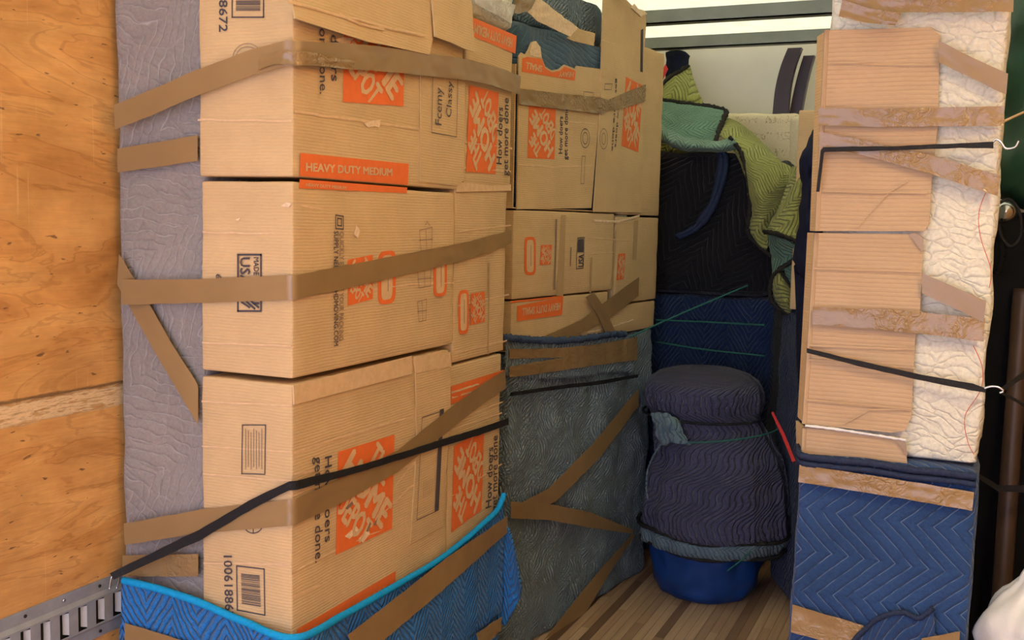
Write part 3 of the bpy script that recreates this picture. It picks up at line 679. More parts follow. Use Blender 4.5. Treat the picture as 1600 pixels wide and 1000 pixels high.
tape('tan tape band under the black strap across the lowest left carton', [((197, 817), (198, 850), FR), ((316, 795), (316, 832), FR), ((457, 779), (457, 820), FR), ((457, 779), (457, 820), SD), ((540, 742), (540, 780), SD), ((618, 703), (618, 737), SD), ((704, 634), (704, 668), SD), ((750, 600), (750, 632), SDR), ((787, 577), (787, 606), SDR)], 'tape', .006, .0014)
tape('glossy tan tape strip low on the grey blanket just above the blue edge', [((198, 865), (198, 898), GR), ((316, 863), (316, 898), GR)], 'tapes', .013)
tape('tan tape band slanting down over the bright blue blanket', [((790, 806), (790, 832), PX(-1.244)), ((700, 868), (705, 908), PX(-1.240)), ((620, 930), (630, 972), PX(-1.236)), ((540, 992), (560, 1032), PX(-1.236))], 'tape', .004, .002)
tape('tan tape strip at the foot of the blue blanket in the lower left corner', [((197, 972), (197, 1012), PY(1.718)), ((330, 1012), (330, 1050), PY(1.716))], 'tape', .004)
tape('small crumpled tape end at the rear foot of the blue blanket', [((780, 962), (779, 985), PX(-1.238)), ((740, 990), (745, 1015), PX(-1.236))], 'tapes', .006, .004)
def strap(label, name, rungs, mat='strap', eps=.012, cat='strap', group='ratchet and bungee straps', amp=.0008, thick=.002):
    return tape(label, rungs, mat, eps, amp, cat, name, thick, group)
strap('black webbing strap pulled from the wall rail across the left cartons', 'webbing_strap', [((178, 893), (184, 903), PY(1.70)), ((205, 880), (206, 893), PY(1.72)), ((318, 825), (318, 842), FR), ((400, 777), (400, 793), FR), ((457, 750), (457, 764), FR), ((457, 750), (457, 764), SD),
       ((560, 725), (560, 735), SD), ((640, 700), (640, 711), SD), ((704, 680), (704, 691), SD), ((740, 669), (740, 680), SDR), ((789, 653), (789, 663), SDR)])
hk = U(176, 898, PX(LX + .02))
vs, fs, uvs = tube([hk + V((0, -.01, -.03)), hk + V((.006, -.008, 0)), hk + V((.01, .005, .006)), hk + V((.008, .012, -.01)), hk + V((0, .012, -.035))], .0025, 8, 24)
tag(mk('wire_hook', vs, fs, 'chrome', uvs), 'small steel wire hook of the black strap caught in the wall rail', 'hook')

# ------------------------------------------------------------------ middle load (turned a little towards the aisle)
mb = thing('wrapped_cabinet', mid(V((-.2, .55, 0))), 'tall cabinet wrapped in slate quilted blanket under the middle cartons', 'furniture')
vs, fs, uvs = softbox(-.375, -.006, .0, 1.15, 0, 1.055, cell=.018, rnd=.02, amp=.018, freq=7, seed=12, frame=mid); mk('quilted_blanket', vs, fs, 'teal', uvs, parent=mb)
MSB = (MO + MN * .006, MN)
edge = [(789, 527), (815, 530), (850, 532), (890, 531), (925, 527), (955, 522), (975, 522)]
vs, fs, uvs = tube([mid(V((-.12, -.012, 1.098)))] + [U(*p, MSB, .004) for p in edge], .012, 9, 110, .35); mk('fuzzy_edge', vs, fs, 'slate', uvs, parent=mb, label='frayed dark slate blanket edge')
lipm = [[U(x, y, MSB) for x, y in edge + [(988, 524)]], [U(x, y + 22, MSB, .003) for x, y in edge + [(989, 524)]], [U(x, y + 60, MSB, .0) for x, y in edge + [(989, 524)]]]
vs, fs, uvs = patch(lipm, 60, 12, .003, 18, 7); mk('blanket_lip', vs, fs, 'teal', uvs, parent=mb, thick=.005)
def mcart(label, y0, y1, z0, z1, seed, x1=0.0): return carton(label, (-.375, x1, y0, y1, z0, z1), seed, frame=mid, cell=.025)
m2 = mcart('small middle carton with pill badge and framed mark, above the upside-down strip', .0, .735, 1.238, 1.533, 8)
m3 = mcart('small middle carton with upside-down orange strip rising from the slate blanket', .0, .70, 1.06, 1.232, 9)
f1z, f2z = 1.528, 1.10
f2 = mcart('rear middle carton with small logo above the crossed tape', .75, 1.150, 1.180, 1.522, 10)
f3 = mcart('rear middle carton mostly tucked in the slate blanket behind the crossed tape', .72, 1.142, 1.06, 1.174, 11)
# open torn carton m1 : separate panels
m1 = thing('cardboard_box', mid(V((-.2, .37, 1.537))), 'open torn carton with blue quilted blanket bulging from its top', 'box', 'kraft moving cartons')
JAG = [(808, 327), (924, 325), (936, 180), (941, 108), (925, 106), (901, 103), (899, 108), (890, 104), (882, 101), (874, 108), (862, 110), (852, 104), (846, 88), (842, 74), (836, 64), (831, 66), (826, 78), (821, 86), (815, 82), (811, 88)]
vs, fs = slab([U(*p, MS, .0) for p in JAG], MN, .005); mk('side_panel', vs, fs, 'card', [((v - MO).dot(MU), v.z) for v in vs], parent=m1, smooth=False)
def mbar(name, parent, a, b, mat='card'):
    vs, fs = bar(a, b); return mk(name, [mid(v) for v in vs], fs, mat, [(v.x + v.y, v.z) for v in vs], parent=parent, smooth=False)
mbar('front_panel', m1, (-.375, -.001, 1.537), (-.006, .004, 2.00)); mbar('back_panel', m1, (-.375, .735, 1.537), (-.006, .74, 1.99))
mbar('far_panel', m1, (-.375, .005, 1.537), (-.371, .734, 2.0)); mbar('bottom_panel', m1, (-.370, .005, 1.537), (-.006, .734, 1.541))
f1 = thing('cardboard_box', mid(V((-.2, .95, 1.53))), 'tall plain-topped carton with logo on its side, behind the torn carton', 'box', 'kraft moving cartons')
vs, fs, uvs = softbox(-.375, 0, .80, 1.150, 1.530, 2.20, cell=.025, rnd=.006, amp=.004, freq=7, seed=13, frame=mid, inward=True); mk('box_body', vs, fs, 'card', uvs, parent=f1)
TOPJ = [(941, 4), (942, -60), (985, -60), (1000, 10), (1009, 30), (1003, 45), (1007, 90), (1003, 330), (1000, 333), (925, 331), (936, 180)]
vs, fs = slab([U(*p, MS, .005) for p in [(942, -40), (960, -30), (975, -2), (985, 8), (993, 14), (999, 22), (1007, 20), (1008, 34), (1004, 100), (1001, 332), (926, 331), (936, 180)]], MN, .005)
mk('side_panel', vs, fs, 'card', [((v - MO).dot(MU) + 2, v.z) for v in vs], parent=f1, smooth=False)
MS2 = (MO + MN * .005, MN)
for q in ([(985, 12), (990, 6), (996, 14), (1004, 16), (1010, 22), (1000, 26)],): poly(MS2, q, f1, 'torn', .004, 'torn_patch', .003)
bi = thing('blanket_bundle', mid(V((-.2, .4, 1.541))), 'slate blue quilted bundle stuffed in the open torn carton', 'blanket')
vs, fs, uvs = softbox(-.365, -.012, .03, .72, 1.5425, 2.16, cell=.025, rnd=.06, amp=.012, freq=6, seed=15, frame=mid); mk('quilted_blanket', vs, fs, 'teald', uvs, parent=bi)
bj = thing('blanket_bundle', mid(V((-.25, .42, 2.16))), 'upper slate quilted bundle lying over the stuffed torn carton, behind a tape scrap', 'blanket')
vs, fs, uvs = softbox(-.37, -.08, .10, .77, 2.155, 2.335, cell=.025, rnd=.05, amp=.014, freq=7, seed=16, frame=mid); mk('quilted_blanket', vs, fs, 'teal', uvs, parent=bj)
tape('torn cardboard coloured scrap lying slantwise over the slate blue bundle', [((832, -6), (812, 14), MS), ((858, 14), (836, 34), MS), ((898, 44), (885, 58), MS)], 'torn', .012, .004, 'cardboard', 'cardboard_scrap', .003, None)
tape('tan tape end bunched over the slate blue bundle at the top', [((796, -15), (795, 22), MS), ((812, -14), (806, 22), MS), ((835, -14), (822, 16), MS)], 'tapes', .016, .006)
tape('brown cardboard piece showing between the two slate bundles', [((884, 60), (893, 64), MS), ((900, 44), (910, 68), MS), ((928, 52), (926, 72), MS)], 'card', .004, .003, 'cardboard', 'cardboard_scrap', .003, None)
q = poly(MS, [(816, 91), (824, 89), (846, 92), (852, 107), (862, 113), (874, 111), (882, 104), (890, 107), (899, 111), (898, 126), (815, 112)], m1, 'orange', name='printed_strip')
text('SMALL', MS, (847, 103), (821, 97), (846, 113), q, 'knock', .04, .0016, 'strip_lettering'); text('HEAVY', MS, (896, 113), (873, 112), (895, 121), q, 'knock', .03, .0016, 'strip_lettering')
poly(MS, [(844, 74), (837, 64), (831, 67), (827, 82), (832, 88), (846, 90)], m1, 'torn', .0014, 'torn_patch', .001)
creases(MS, [[(829, 78), (842, 74)], [(828, 86), (845, 84)]], m1, .008, .004)
logo(MS, (824, 247), (826, 165), (866, 249), m1)
text('How doers', MS, (878, 240), (879, 182), (872, 240), m1, 'ink', .006); text('get more done', MS, (886, 250), (887, 168), (880, 250), m1, 'ink', .006)
strokes(MS, [ring(914, 216, 7, 15), ring(914, 216, 4, 9)], .0022, m1, 'ink', name='printed_stamp')
for q in (rect((909, 244), (914, 244), (912, 287), (907, 287)), rect((912, 143), (927, 145), (926, 156), (911, 154))): strokes(MS, [q], .0018, m1, 'ink')
creases(MS, [[(809, 257), (860, 261), (924, 259)], [(890, 190), (930, 193)]], m1, .005, .002)
logo(MS2, (1004, 134), (997, 238), (978, 120), f1)
text('How doers', MS2, (966, 152), (960, 230), (969, 152), f1, 'ink', .005); text('get more done', MS2, (962, 122), (955, 236), (965, 122), f1, 'ink', .005)
strokes(MS2, [ring(943, 217, 6, 16), ring(943, 217, 3, 9)], .002, f1, 'ink', name='printed_stamp')
strokes(MS2, [rect((945, 131), (956, 131), (955, 140), (944, 140))], .002, f1, 'ink')
poly(MS2, [(1001, 47), (1005, 45), (1004, 113), (1000, 112)], f1, 'ink', .001, 'printed_band')
creases(MS2, [[(940, 62), (962, 70)]], f1, .004, .002); creases(MS, [[(928, 345), (965, 347), (999, 337)]], f2, .010, .006, 'torn')
badge(MS, 819, 837, 370, 430, m2); logo(MS, (843, 414), (845, 383), (860, 413), m2)
strokes(MS, [[(869, 345), (866, 450)]], .012, m2, 'fink', name='printed_line_of_text'); poly(MS, [(877, 336), (884, 336), (880, 462), (869, 462)], m2, 'faint', .0007, 'tape_residue')
strokes(MS, [rect((902, 372), (913, 371), (911, 419), (900, 420))], .003, m2, 'ink'); poly(MS, [(903, 374), (912, 373), (911, 394), (902, 394)], m2, 'ink', .001, 'printed_flag')
text('USA', MS, (911, 417), (912, 397), (903, 417), m2, 'ink', .02); strokes(MS, [[(892, 388), (891, 414)]], .008, m2, 'fink', name='printed_digits')
strokes(MS, [[(924, 405), (922, 455)]], .014, f2, 'faint', name='printed_label'); strokes(MS, [[(962, 362), (957, 460)]], .007, f2, 'faint', name='printed_line_of_text')
logo(MS, (963, 438), (966, 397), (974, 436), f2); poly(MS, [(991, 345), (997, 344), (994, 406), (988, 406)], f2, 'faint', .001, 'printed_band')
creases(MS, [[(928, 372), (992, 376)], [(926, 396), (960, 394)]], f2, .004, .0016); creases(MS, [[(918, 520), (950, 512), (990, 500)]], f3, .006, .003, 'torn')
strip(MS, [(808, 478), (880, 464), (878, 492), (808, 502)], 'HEAVY DUTY SMALL', (875, 473), (815, 482), (875, 484), m3)
creases(MS, [[(797, 472), (830, 469), (880, 463)]], m2, .007, .004, 'orange')
tape('tan tape band round the torn carton, twisted at the corner', [((806, 138), (807, 163), MS), ((870, 146), (870, 170), MS), ((934, 152), (936, 178), MS), ((947, 156), (947, 174), MS), ((975, 144), (975, 168), MS), ((1006, 132), (1005, 158), MS)], 'tapes', .008, .0025)
tape('tan tape strip rising to the right, one arm of the crossed tape', [((850, 524), (862, 536), MS), ((905, 500), (915, 516), MS), ((950, 466), (955, 494), MS), ((996, 432), (995, 462), MS)], 'tape', .007)
tape('tan tape strip falling to the right, short arm of the crossed tape', [((924, 456), (911, 464), MS), ((940, 480), (927, 487), MS), ((959, 520), (944, 523), MS)], 'tape', .010)
tape('upper glossy tape band just under the frayed slate blanket edge', [((790, 545), (790, 560), MS), ((870, 543), (870, 558), MS), ((930, 537), (932, 553), MS), ((991, 526), (991, 545), MS)], 'tapes', .014, .002)
tape('lower glossy tape band under the frayed slate blanket edge', [((790, 572), (790, 589), MS), ((850, 562), (850, 582), MS), ((920, 551), (920, 571), MS), ((991, 545), (991, 562), MS)], 'tapes', .013, .003)
tape('tan tape strip rising across the slate blanket to its far edge', [((806, 785), (812, 803), MS), ((850, 762), (862, 782), MS), ((920, 692), (932, 712), MS), ((991, 606), (991, 634), MS)], 'tape', .018, .0016)
tape('tan tape band falling across the slate blanket to its far edge', [((790, 782), (790, 808), MS), ((850, 786), (850, 811), MS), ((915, 799), (915, 823), MS), ((983, 827), (983, 833), MS)], 'tape', .020, .0014)
tape('narrow tan tape strip dropping from the far edge to the floor', [((982, 832), (985, 836), MS), ((938, 880), (946, 893), MS), ((896, 930), (910, 952), MS), ((836, 1006), (862, 1020), MS)], 'tape', .020)
tape('lowest tan tape strip at the foot of the slate blanket', [((986, 930), (986, 940), MS), ((940, 962), (944, 980), MS), ((890, 996), (895, 1016), MS)], 'tape', .020)
strap('thin black strap sagging across the slate blanket', 'webbing_strap', [((790, 612), (790, 618), MS), ((860, 602), (860, 608), MS), ((930, 594), (930, 600), MS), ((990, 584), (990, 589), MS)], 'strap', .020)

# ------------------------------------------------------------------ right column
X0, X1 = -.345, -.098
wt = thing('wrapped_mattress', (-.14, 2.6, .985), 'tall piece wrapped in white quilted blanket behind the right hand cardboard', 'furniture')
vs, fs, uvs = softbox(-.318, .042, 2.412, 2.78, .992, 2.14, cell=.018, rnd=.018, amp=.010, freq=8, seed=21); mk('quilted_blanket', vs, fs, 'white', uvs, parent=wt)
vs, fs, uvs = tube([at(x, y, 2.398) for x, y in ((1545, 290), (1530, 330), (1532, 370), (1548, 420), (1546, 450))], .0007, 5, 40); mk('loose_thread', vs, fs, 'red', uvs, parent=wt)
vs, fs, uvs = tube([at(x, y, 2.398) for x, y in ((1521, 540), (1535, 575), (1532, 610), (1508, 650), (1512, 690), (1522, 710))], .0007, 5, 40); mk('loose_thread', vs, fs, 'red', uvs, parent=wt)
def rcart(label, top, left, right, bot, ztop, zbot, seed, chop):
    """kraft sheet folded round the corner: front panel with clipped corners and a left return"""
    r = thing('cardboard_cover', (-.2, 2.40, zbot), label, 'box', 'kraft sheets on the right hand column')
    P = [at(*p, 2.392) for p in chop]
    vs = []; fs = []; n = len(P)
    v, f = slab(P, (0, -1, 0), .006); mk('front_panel', v, f, 'cardr', [(p.x + seed, p.z + seed * .3) for p in v], parent=r, smooth=False)
    lx = min(p.x for p in P); lo = [p for p in P if p.x < lx + .03]
    zt = max(p.z for p in lo); zb = min(p.z for p in lo)
    xt = [p for p in lo if p.z == zt][0].x; xb = [p for p in lo if p.z == zb][0].x
    q = [V((xt + .001, 2.393, zt)), V((xb + .001, 2.393, zb)), V((xb - .026, 2.47, zb)), V((xt - .030, 2.47, zt))]
    v, f = slab(q, V((-.95, -.3, 0)), .005); mk('side_return', v, f, 'card', [(p.y, p.z) for p in v], parent=r, smooth=False)
    vs, fs, uvs = tube([V((xt + .001, 2.394, zt)), V((xb + .001, 2.394, zb))], .006, 8, 12); mk('rounded_corner', vs, fs, 'cardr', uvs, parent=r)
    return r
c1 = rcart('upper kraft corrugated sheet on the right hand column, tape across its middle', 0, 0, 0, 0, 1.936, 1.49, 1, [(1291, 47), (1455, 43), (1468, 54), (1466, 190), (1456, 280), (1452, 350), (1444, 361), (1276, 361), (1284, 200)])
c2 = rcart('middle kraft corrugated sheet on the right hand column with black strap across', 0, 0, 0, 0, 1.488, 1.04, 2, [(1275, 364), (1420, 366), (1442, 392), (1438, 480), (1430, 530), (1424, 650), (1414, 673), (1392, 676), (1256, 662), (1268, 480)])
c3 = rcart('lowest narrow kraft sheet on the right hand column above the navy blanket', 0, 0, 0, 0, 1.03, .975, 3, [(1256, 668), (1330, 676), (1400, 685), (1416, 708), (1418, 728), (1254, 715)])
PR = PY(2.386)
creases(PR, [[(1297, 98), (1465, 102)], [(1287, 300), (1450, 302)], [(1340, 355), (1390, 300), (1420, 282)]], c1, .004, .0016, 'cardr')
creases(PR, [[(1272, 420), (1440, 424)], [(1265, 540), (1430, 546)], [(1262, 562), (1430, 575)], [(1260, 625), (1425, 640)], [(1320, 662), (1360, 640), (1420, 640)]], c2, .004, .0016, 'cardr')
sheet(PR, [(1420, 366), (1430, 364), (1443, 372), (1442, 394)], c2, mat='tape', eps=0, t=.002, name='bent_corner'); sheet(PR, [(1396, 684), (1414, 686), (1418, 712)], c3, mat='tape', eps=0, t=.002, name='bent_corner')
vs, fs, uvs = tube([at(x, y, 2.386) for x, y in ((1258, 665), (1300, 670), (1340, 676), (1380, 682), (1416, 688))], .0032, 8, 40, .3); mk('torn_edge', vs, fs, 'bag', uvs, parent=c3)
nb = thing('wrapped_cabinet', (-.14, 2.6, 0), 'cabinet wrapped in navy chevron quilted blanket under the right hand column', 'furniture')
vs, fs, uvs = softbox(-.336, .043, 2.378, 2.80, 0, .985, cell=.022, rnd=.02, amp=.007, freq=6, seed=23); mk('quilted_blanket', vs, fs, 'navy', uvs, parent=nb)
eg = [V((-.345, 2.47, .985))] + [at(x, y, 2.366) for x, y in ((1251, 711), (1290, 717), (1330, 721), (1365, 724), (1420, 733), (1480, 739), (1526, 745))]
vs, fs, uvs = tube(eg, .008, 8, 80, .15); mk('edge_binding', vs, fs, 'navyb', uvs, parent=nb)
vs, fs, uvs = tube([p + V((0, .002, -.017)) for p in eg], .007, 8, 80, .15); mk('edge_binding', vs, fs, 'navyb', uvs, parent=nb)
fl = [at(x, y, 2.355) for x, y in ((1330, 1006), (1350, 985), (1375, 965), (1410, 957), (1435, 966), (1458, 950))]
vs, fs, uvs = tube(fl, .006, 8, 60, .2); mk('loose_edge_fold', vs, fs, 'navyb', uvs, parent=nb)
fold = [[p + V((0, .002, 0)) for p in fl], [p + V((.004, .006, -.03)) for p in fl], [p + V((.01, .018, -.09)) for p in fl]]
vs, fs, uvs = patch(fold, 30, 10, .003, 20, 3); mk('loose_flap', vs, fs, 'navy', uvs, parent=nb, thick=.004)
TR_ = PY(2.384)
tape('shiny tape band across the very top of the right hand column', [((1318, -16), (1316, 10), TR_), ((1400, -10), (1400, 21), TR_), ((1584, -12), (1583, 20), TR_)], 'tapes', .008, .002)
tape('wrinkled tape strip slanting down to the top of the upper right sheet', [((1318, 2), (1312, 28), TR_), ((1360, 16), (1352, 38), TR_), ((1410, 22), (1400, 42), TR_)], 'tapes', .016, .003)
tape('tan tape strip slanting over the white blanket right of the upper sheet', [((1467, 64), (1467, 98), TR_), ((1520, 92), (1520, 124), TR_), ((1575, 116), (1572, 149), TR_)], 'tape', .010, .0016)
tape('shiny tape band straight across the upper right sheet and white blanket', [((1280, 169), (1280, 196), TR_), ((1370, 170), (1370, 199), TR_), ((1460, 169), (1460, 198), TR_), ((1569, 166), (1568, 197), TR_)], 'tapes', .006, .0022)
tape('tape strip slanting down across the black strap on the upper right sheet', [((1281, 206), (1281, 232), TR_), ((1340, 217), (1336, 240), TR_), ((1456, 243), (1452, 271), TR_), ((1562, 274), (1559, 307), TR_)], 'tapes', .009, .002)
tape('tan tape strip slanting over the white blanket beside the middle sheet', [((1441, 426), (1441, 458), TR_), ((1541, 470), (1537, 503), TR_)], 'tape', .008, .0016)
tape('shiny tape band straight across the middle right sheet', [((1271, 479), (1270, 506), TR_), ((1400, 484), (1400, 517), TR_), ((1539, 497), (1537, 533), TR_)], 'tapes', .006, .002)
NB = PY(2.366)
tape('shiny tape band round the top of the navy chevron blanket', [((1250, 725), (1248, 752), NB), ((1390, 746), (1388, 774), NB), ((1522, 768), (1519, 797), NB)], 'tapes', .006, .002)
tape('shiny tape band low on the left of the navy chevron blanket', [((1239, 943), (1236, 986), NB), ((1290, 958), (1288, 1000), NB), ((1350, 976), (1345, 1016), NB)], 'tapes', .005, .003)
tape('tape band at the foot of the navy chevron blanket, lower right', [((1440, 996), (1438, 1030), NB), ((1500, 985), (1498, 1020), NB)], 'tapes', .005, .002)
strap('black bungee strap hooked across the upper right hand column', 'bungee_strap', [((1277, 300), (1282, 300), TR_), ((1284, 236), (1289, 240), TR_), ((1288, 231), (1290, 238), TR_), ((1400, 229), (1400, 236), TR_), ((1500, 225), (1500, 232), TR_), ((1552, 222), (1552, 233), TR_)], 'strap', .018)
strap('black bungee strap sloping across the middle right sheet to a metal hook', 'bungee_strap', [((1262, 543), (1262, 550), TR_), ((1340, 562), (1339, 570), TR_), ((1440, 584), (1439, 593), TR_), ((1520, 598), (1518, 609), TR_), ((1541, 605), (1540, 612), TR_)], 'strap', .014)
def wire(label, name, pts, r, mat, res=30, cat='hook', fuzz=0):
    vs, fs, uvs = tube(pts, r, 12 if r > .02 else 8, res, fuzz); return tag(mk(name, vs, fs, mat, uvs), label, cat)
wire('steel wire hook at the end of the upper black bungee', 'wire_hook', [at(x, y, 2.37) for x, y in ((1548, 226), (1556, 218), (1564, 222), (1572, 232), (1586, 230), (1592, 220))], .0024, 'chrome')
wire('steel wire hook at the end of the sloping black bungee', 'wire_hook', [at(x, y, 2.37) for x, y in ((1538, 607), (1548, 604), (1560, 605), (1568, 611), (1562, 614))], .0024, 'chrome')
strap('dark strap going up right from the sloping bungee hook', 'webbing_strap', [((1566, 605), (1568, 611), PY(2.38)), ((1608, 574), (1610, 584), PY(2.5))], 'strap', 0)
strap('dark thin strap going down right from the sloping bungee hook', 'webbing_strap', [((1566, 612), (1566, 616), PY(2.38)), ((1608, 634), (1608, 640), PY(2.5))], 'strap', 0)

# ------------------------------------------------------------------ behind, in the aisle
# round drum under purple blanket
cx, cy = -.93, 4.10
tub = thing('round_tub', (cx, cy, 0), 'round tub wrapped in blue tarp standing on the plank floor', 'tub')
prof = [(0.0, .12, .12, cx, cy, 0), (.004, .185, .185, cx, cy, .006), (.03, .205, .205, cx, cy, .01), (.09, .218, .218, cx, cy, .012), (.16, .226, .226, cx, cy, .015), (.22, .232, .232, cx, cy, .01), (.26, .20, .20, cx, cy, 0), (.262, .05, .05, cx, cy, 0)]
vs, fs, uvs = lathe(prof[:1] + [tuple(a + (b - a) * t for a, b in zip(p, q)) for p, q in zip(prof[1:], prof[2:]) for t in (0, .25, .5, .75)] + prof[-1:], 90, .014, 13, 3, 9); mk('tarp_wrap', vs, fs, 'bluetub', uvs, parent=tub)
pb = thing('draped_blanket', (cx, cy, .263), 'purple grey quilted blanket draped and tied over the round tub', 'blanket')
zs = [(.275, .296, .28, 0), (.30, .300, .285, .02), (.40, .288, .285, .03), (.50, .272, .27, .03), (.58, .252, .255, .03), (.65, .236, .24, .03), (.70, .224, .228, .025), (.725, .222, .222, .015), (.745, .226, .226, .01), (.765, .236, .24, .02), (.80, .243, .25, .022), (.84, .240, .25, .02), (.87, .226, .232, .015), (.895, .195, .2, .01), (.912, .14, .14, .005), (.917, .06, .06, 0)]
def dcx(z): return cx + .018 + .03 * (.9 - z) if z < .7 else cx - .035
prof = [(.285, .2, .2, cx, cy, 0)] + [(z, rx, ry, cx + (.034 if z < .6 else .022 - .055 * min(1, (z - .6) / .15)), cy, fo) for z, rx, ry, fo in zs]
vs, fs, uvs = lathe(prof, 150, .012, 7, 8, 11); mk('quilted_blanket', vs, fs, 'purple', uvs, parent=pb)
def ringpts(z, r, a0=160, a1=380, ccx=cx, tilt=0.0): return [V((ccx + r * math.cos(math.radians(a)), cy + r * math.sin(math.radians(a)), z + tilt * math.cos(math.radians(a)))) for a in range(a0, a1 + 1, 8)]
hem = [(.262, .322, .286, cx + .022, cy, .02), (.285, .326, .292, cx + .022, cy, .02)]
prof = [(.215, .290, .272, cx + .02, cy, .02), (.24, .294, .276, cx + .026, cy, .02), (.262, .300, .282, cx + .032, cy, .02), (.283, .290, .27, cx + .034, cy, .01)]
vs, fs, uvs = lathe(prof, 120, .004, 10, 2, 11, False); mk('turned_up_lining', vs, fs, 'lining', uvs, parent=pb, thick=.005)
for z, r in ((.212, .292), (.278, .308)):
    vs, fs, uvs = tube([V((cx + .028 + r * math.cos(a), cy + r * .9 * math.sin(a), z + .006 * math.sin(5 * a))) for a in [math.pi + math.pi * i / 60 for i in range(61)]], .008, 8, None, .3); mk('edge_binding', vs, fs, 'darkedge', uvs, parent=pb)
wire('black cord tied round the purple draped blanket', 'bungee_rope', ringpts(.735, .246, 180, 360, cx - .03), .005, 'strap', 80, 'cord')
wire('green cord slanting round the purple draped blanket to its knot', 'green_cord', ringpts(.665, .272, 235, 360, cx, .035), .0035, 'gstrap', 80, 'cord')
kn = [[at(1022, 648, 3.88), at(1040, 646, 3.85), at(1058, 660, 3.85)], [at(1026, 668, 3.85), at(1046, 666, 3.815), at(1068, 680, 3.83)], [at(1034, 694, 3.85), at(1056, 690, 3.82), at(1078, 696, 3.83)]]
vs, fs, uvs = patch(kn, 22, 22, .016, 26, 4); mk('bunched_lining', vs, fs, 'lining', uvs, parent=pb, thick=.02)
wire('pale frayed cord end hanging down the purple draped blanket', 'cord_end', [at(x, y, 3.82) for x, y in ((1034, 692), (1022, 710), (1012, 735), (1010, 760), (1012, 780))], .0035, 'lining', 30, 'cord', .3)
wire('green cord end poking out under the purple blanket over the blue tub', 'green_cord', [at(x, y, 3.84) for x, y in ((1172, 862), (1160, 874), (1136, 892))], .0028, 'gstrap', 12, 'cord')
# dark navy cabinet behind, black bundle over it
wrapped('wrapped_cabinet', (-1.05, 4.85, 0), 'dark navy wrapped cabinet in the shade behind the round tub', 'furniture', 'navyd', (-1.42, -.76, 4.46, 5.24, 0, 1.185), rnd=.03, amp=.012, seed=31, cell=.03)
bk = thing('wrapped_bundle', (-1.05, 4.66, 1.19), 'black quilted bundle with pale stitching on top of the dark navy cabinet', 'blanket')
vs, fs, uvs = softbox(-1.44, -.74, 4.42, 4.84, 1.19, 1.815, cell=.025, rnd=.09, amp=.03, freq=4, seed=33, top_fn=lambda x, y: -.06 * max(0, (x + .95) / .2)); mk('quilted_blanket', vs, fs, 'black', uvs, parent=bk)
fp = ((1108, 222), (1120, 234), (1124, 256), (1116, 296), (1102, 330), (1080, 356), (1056, 368))
band = [[at(x + dx * (1 - .11 * k), y + dx * .3, yy) for k, (x, y) in enumerate(fp)] for dx, yy in ((-2, 4.40), (3, 4.378), (8, 4.388), (13, 4.376), (17, 4.40))]
vs, fs, uvs = patch(band, 50, 14, .007, 22, 4); mk('blanket_edge_fold', vs, fs, 'navyb', uvs, parent=bk, thick=.012, label='navy blue folded edge band')
# inverted chair in script print fabric
ch = thing('upholstered_chair', (-.93, 5.04, 1.19), 'upturned chair in cream script printed fabric with dark curved legs', 'chair')
vs, fs, uvs = softbox(-1.14, -.755, 4.87, 5.22, 1.19, 2.02, cell=.025, rnd=.03, amp=.008, freq=6, seed=35); mk('upholstered_seat', vs, fs, 'script', uvs, parent=ch)
vs, fs, uvs = softbox(-.80, -.745, 4.862, 5.225, 1.19, 2.0, cell=.025, rnd=.02, amp=.003, freq=6, seed=36); mk('side_band', vs, fs, 'ottoblank', uvs, parent=ch)
def leg(pts, w, d):
    P = curve_pts(pts, 20); vs = []; fs = []
    for i, p in enumerate(P):
        s = w * (1 - .12 * i / 20) / 2
        vs += [p + V((-s, -d / 2, 0)), p + V((s, -d / 2, 0)), p + V((s, d / 2, 0)), p + V((-s, d / 2, 0))]
    for i in range(20):
        for k in range(4): fs.append((i * 4 + k, i * 4 + (k + 1) % 4, (i + 1) * 4 + (k + 1) % 4, (i + 1) * 4 + k))
    fs += [(0, 3, 2, 1), (80, 81, 82, 83)]
    return mk('leg', vs, fs, 'wood_d', parent=ch, smooth=False)
leg([at(x, y, 4.93) for x, y in ((1220, 182), (1224, 140), (1232, 105), (1243, 76))], .07, .05)
leg([at(x, y, 5.06) for x, y in ((1243, 182), (1250, 145), (1257, 115), (1265, 88))], .055, .05)
# olive and green blankets
og = thing('draped_blanket', at(1180, 230, 4.35), 'olive green quilted blanket draped over the black bundle, hanging in a point', 'blanket')
A = lambda rows: [[at(*p) for p in r] for r in rows]
ol1 = A([[(1118, 190, 4.62), (1135, 186, 4.66), (1160, 196, 4.72), (1178, 212, 4.74)],
         [(1120, 205, 4.50), (1142, 207, 4.50), (1180, 226, 4.55), (1210, 246, 4.60)],
         [(1132, 216, 4.42), (1162, 240, 4.38), (1205, 254, 4.40), (1238, 268, 4.46)],
         [(1150, 240, 4.37), (1180, 268, 4.31), (1212, 282, 4.33), (1240, 284, 4.40)],
         [(1166, 280, 4.35), (1186, 302, 4.28), (1208, 306, 4.32), (1230, 304, 4.36)],
         [(1172, 330, 4.35), (1190, 335, 4.29), (1205, 332, 4.32), (1216, 330, 4.35)],
         [(1172, 365, 4.35), (1182, 368, 4.31), (1196, 362, 4.32), (1204, 356, 4.35)],
         [(1190, 388, 4.34), (1197, 390, 4.32), (1200, 380, 4.33), (1206, 372, 4.35)]])
vs, fs, uvs = patch(ol1, 30, 56, .008, 14, 3); mk('quilted_cloth', vs, fs, 'olive', uvs, parent=og, thick=.012)
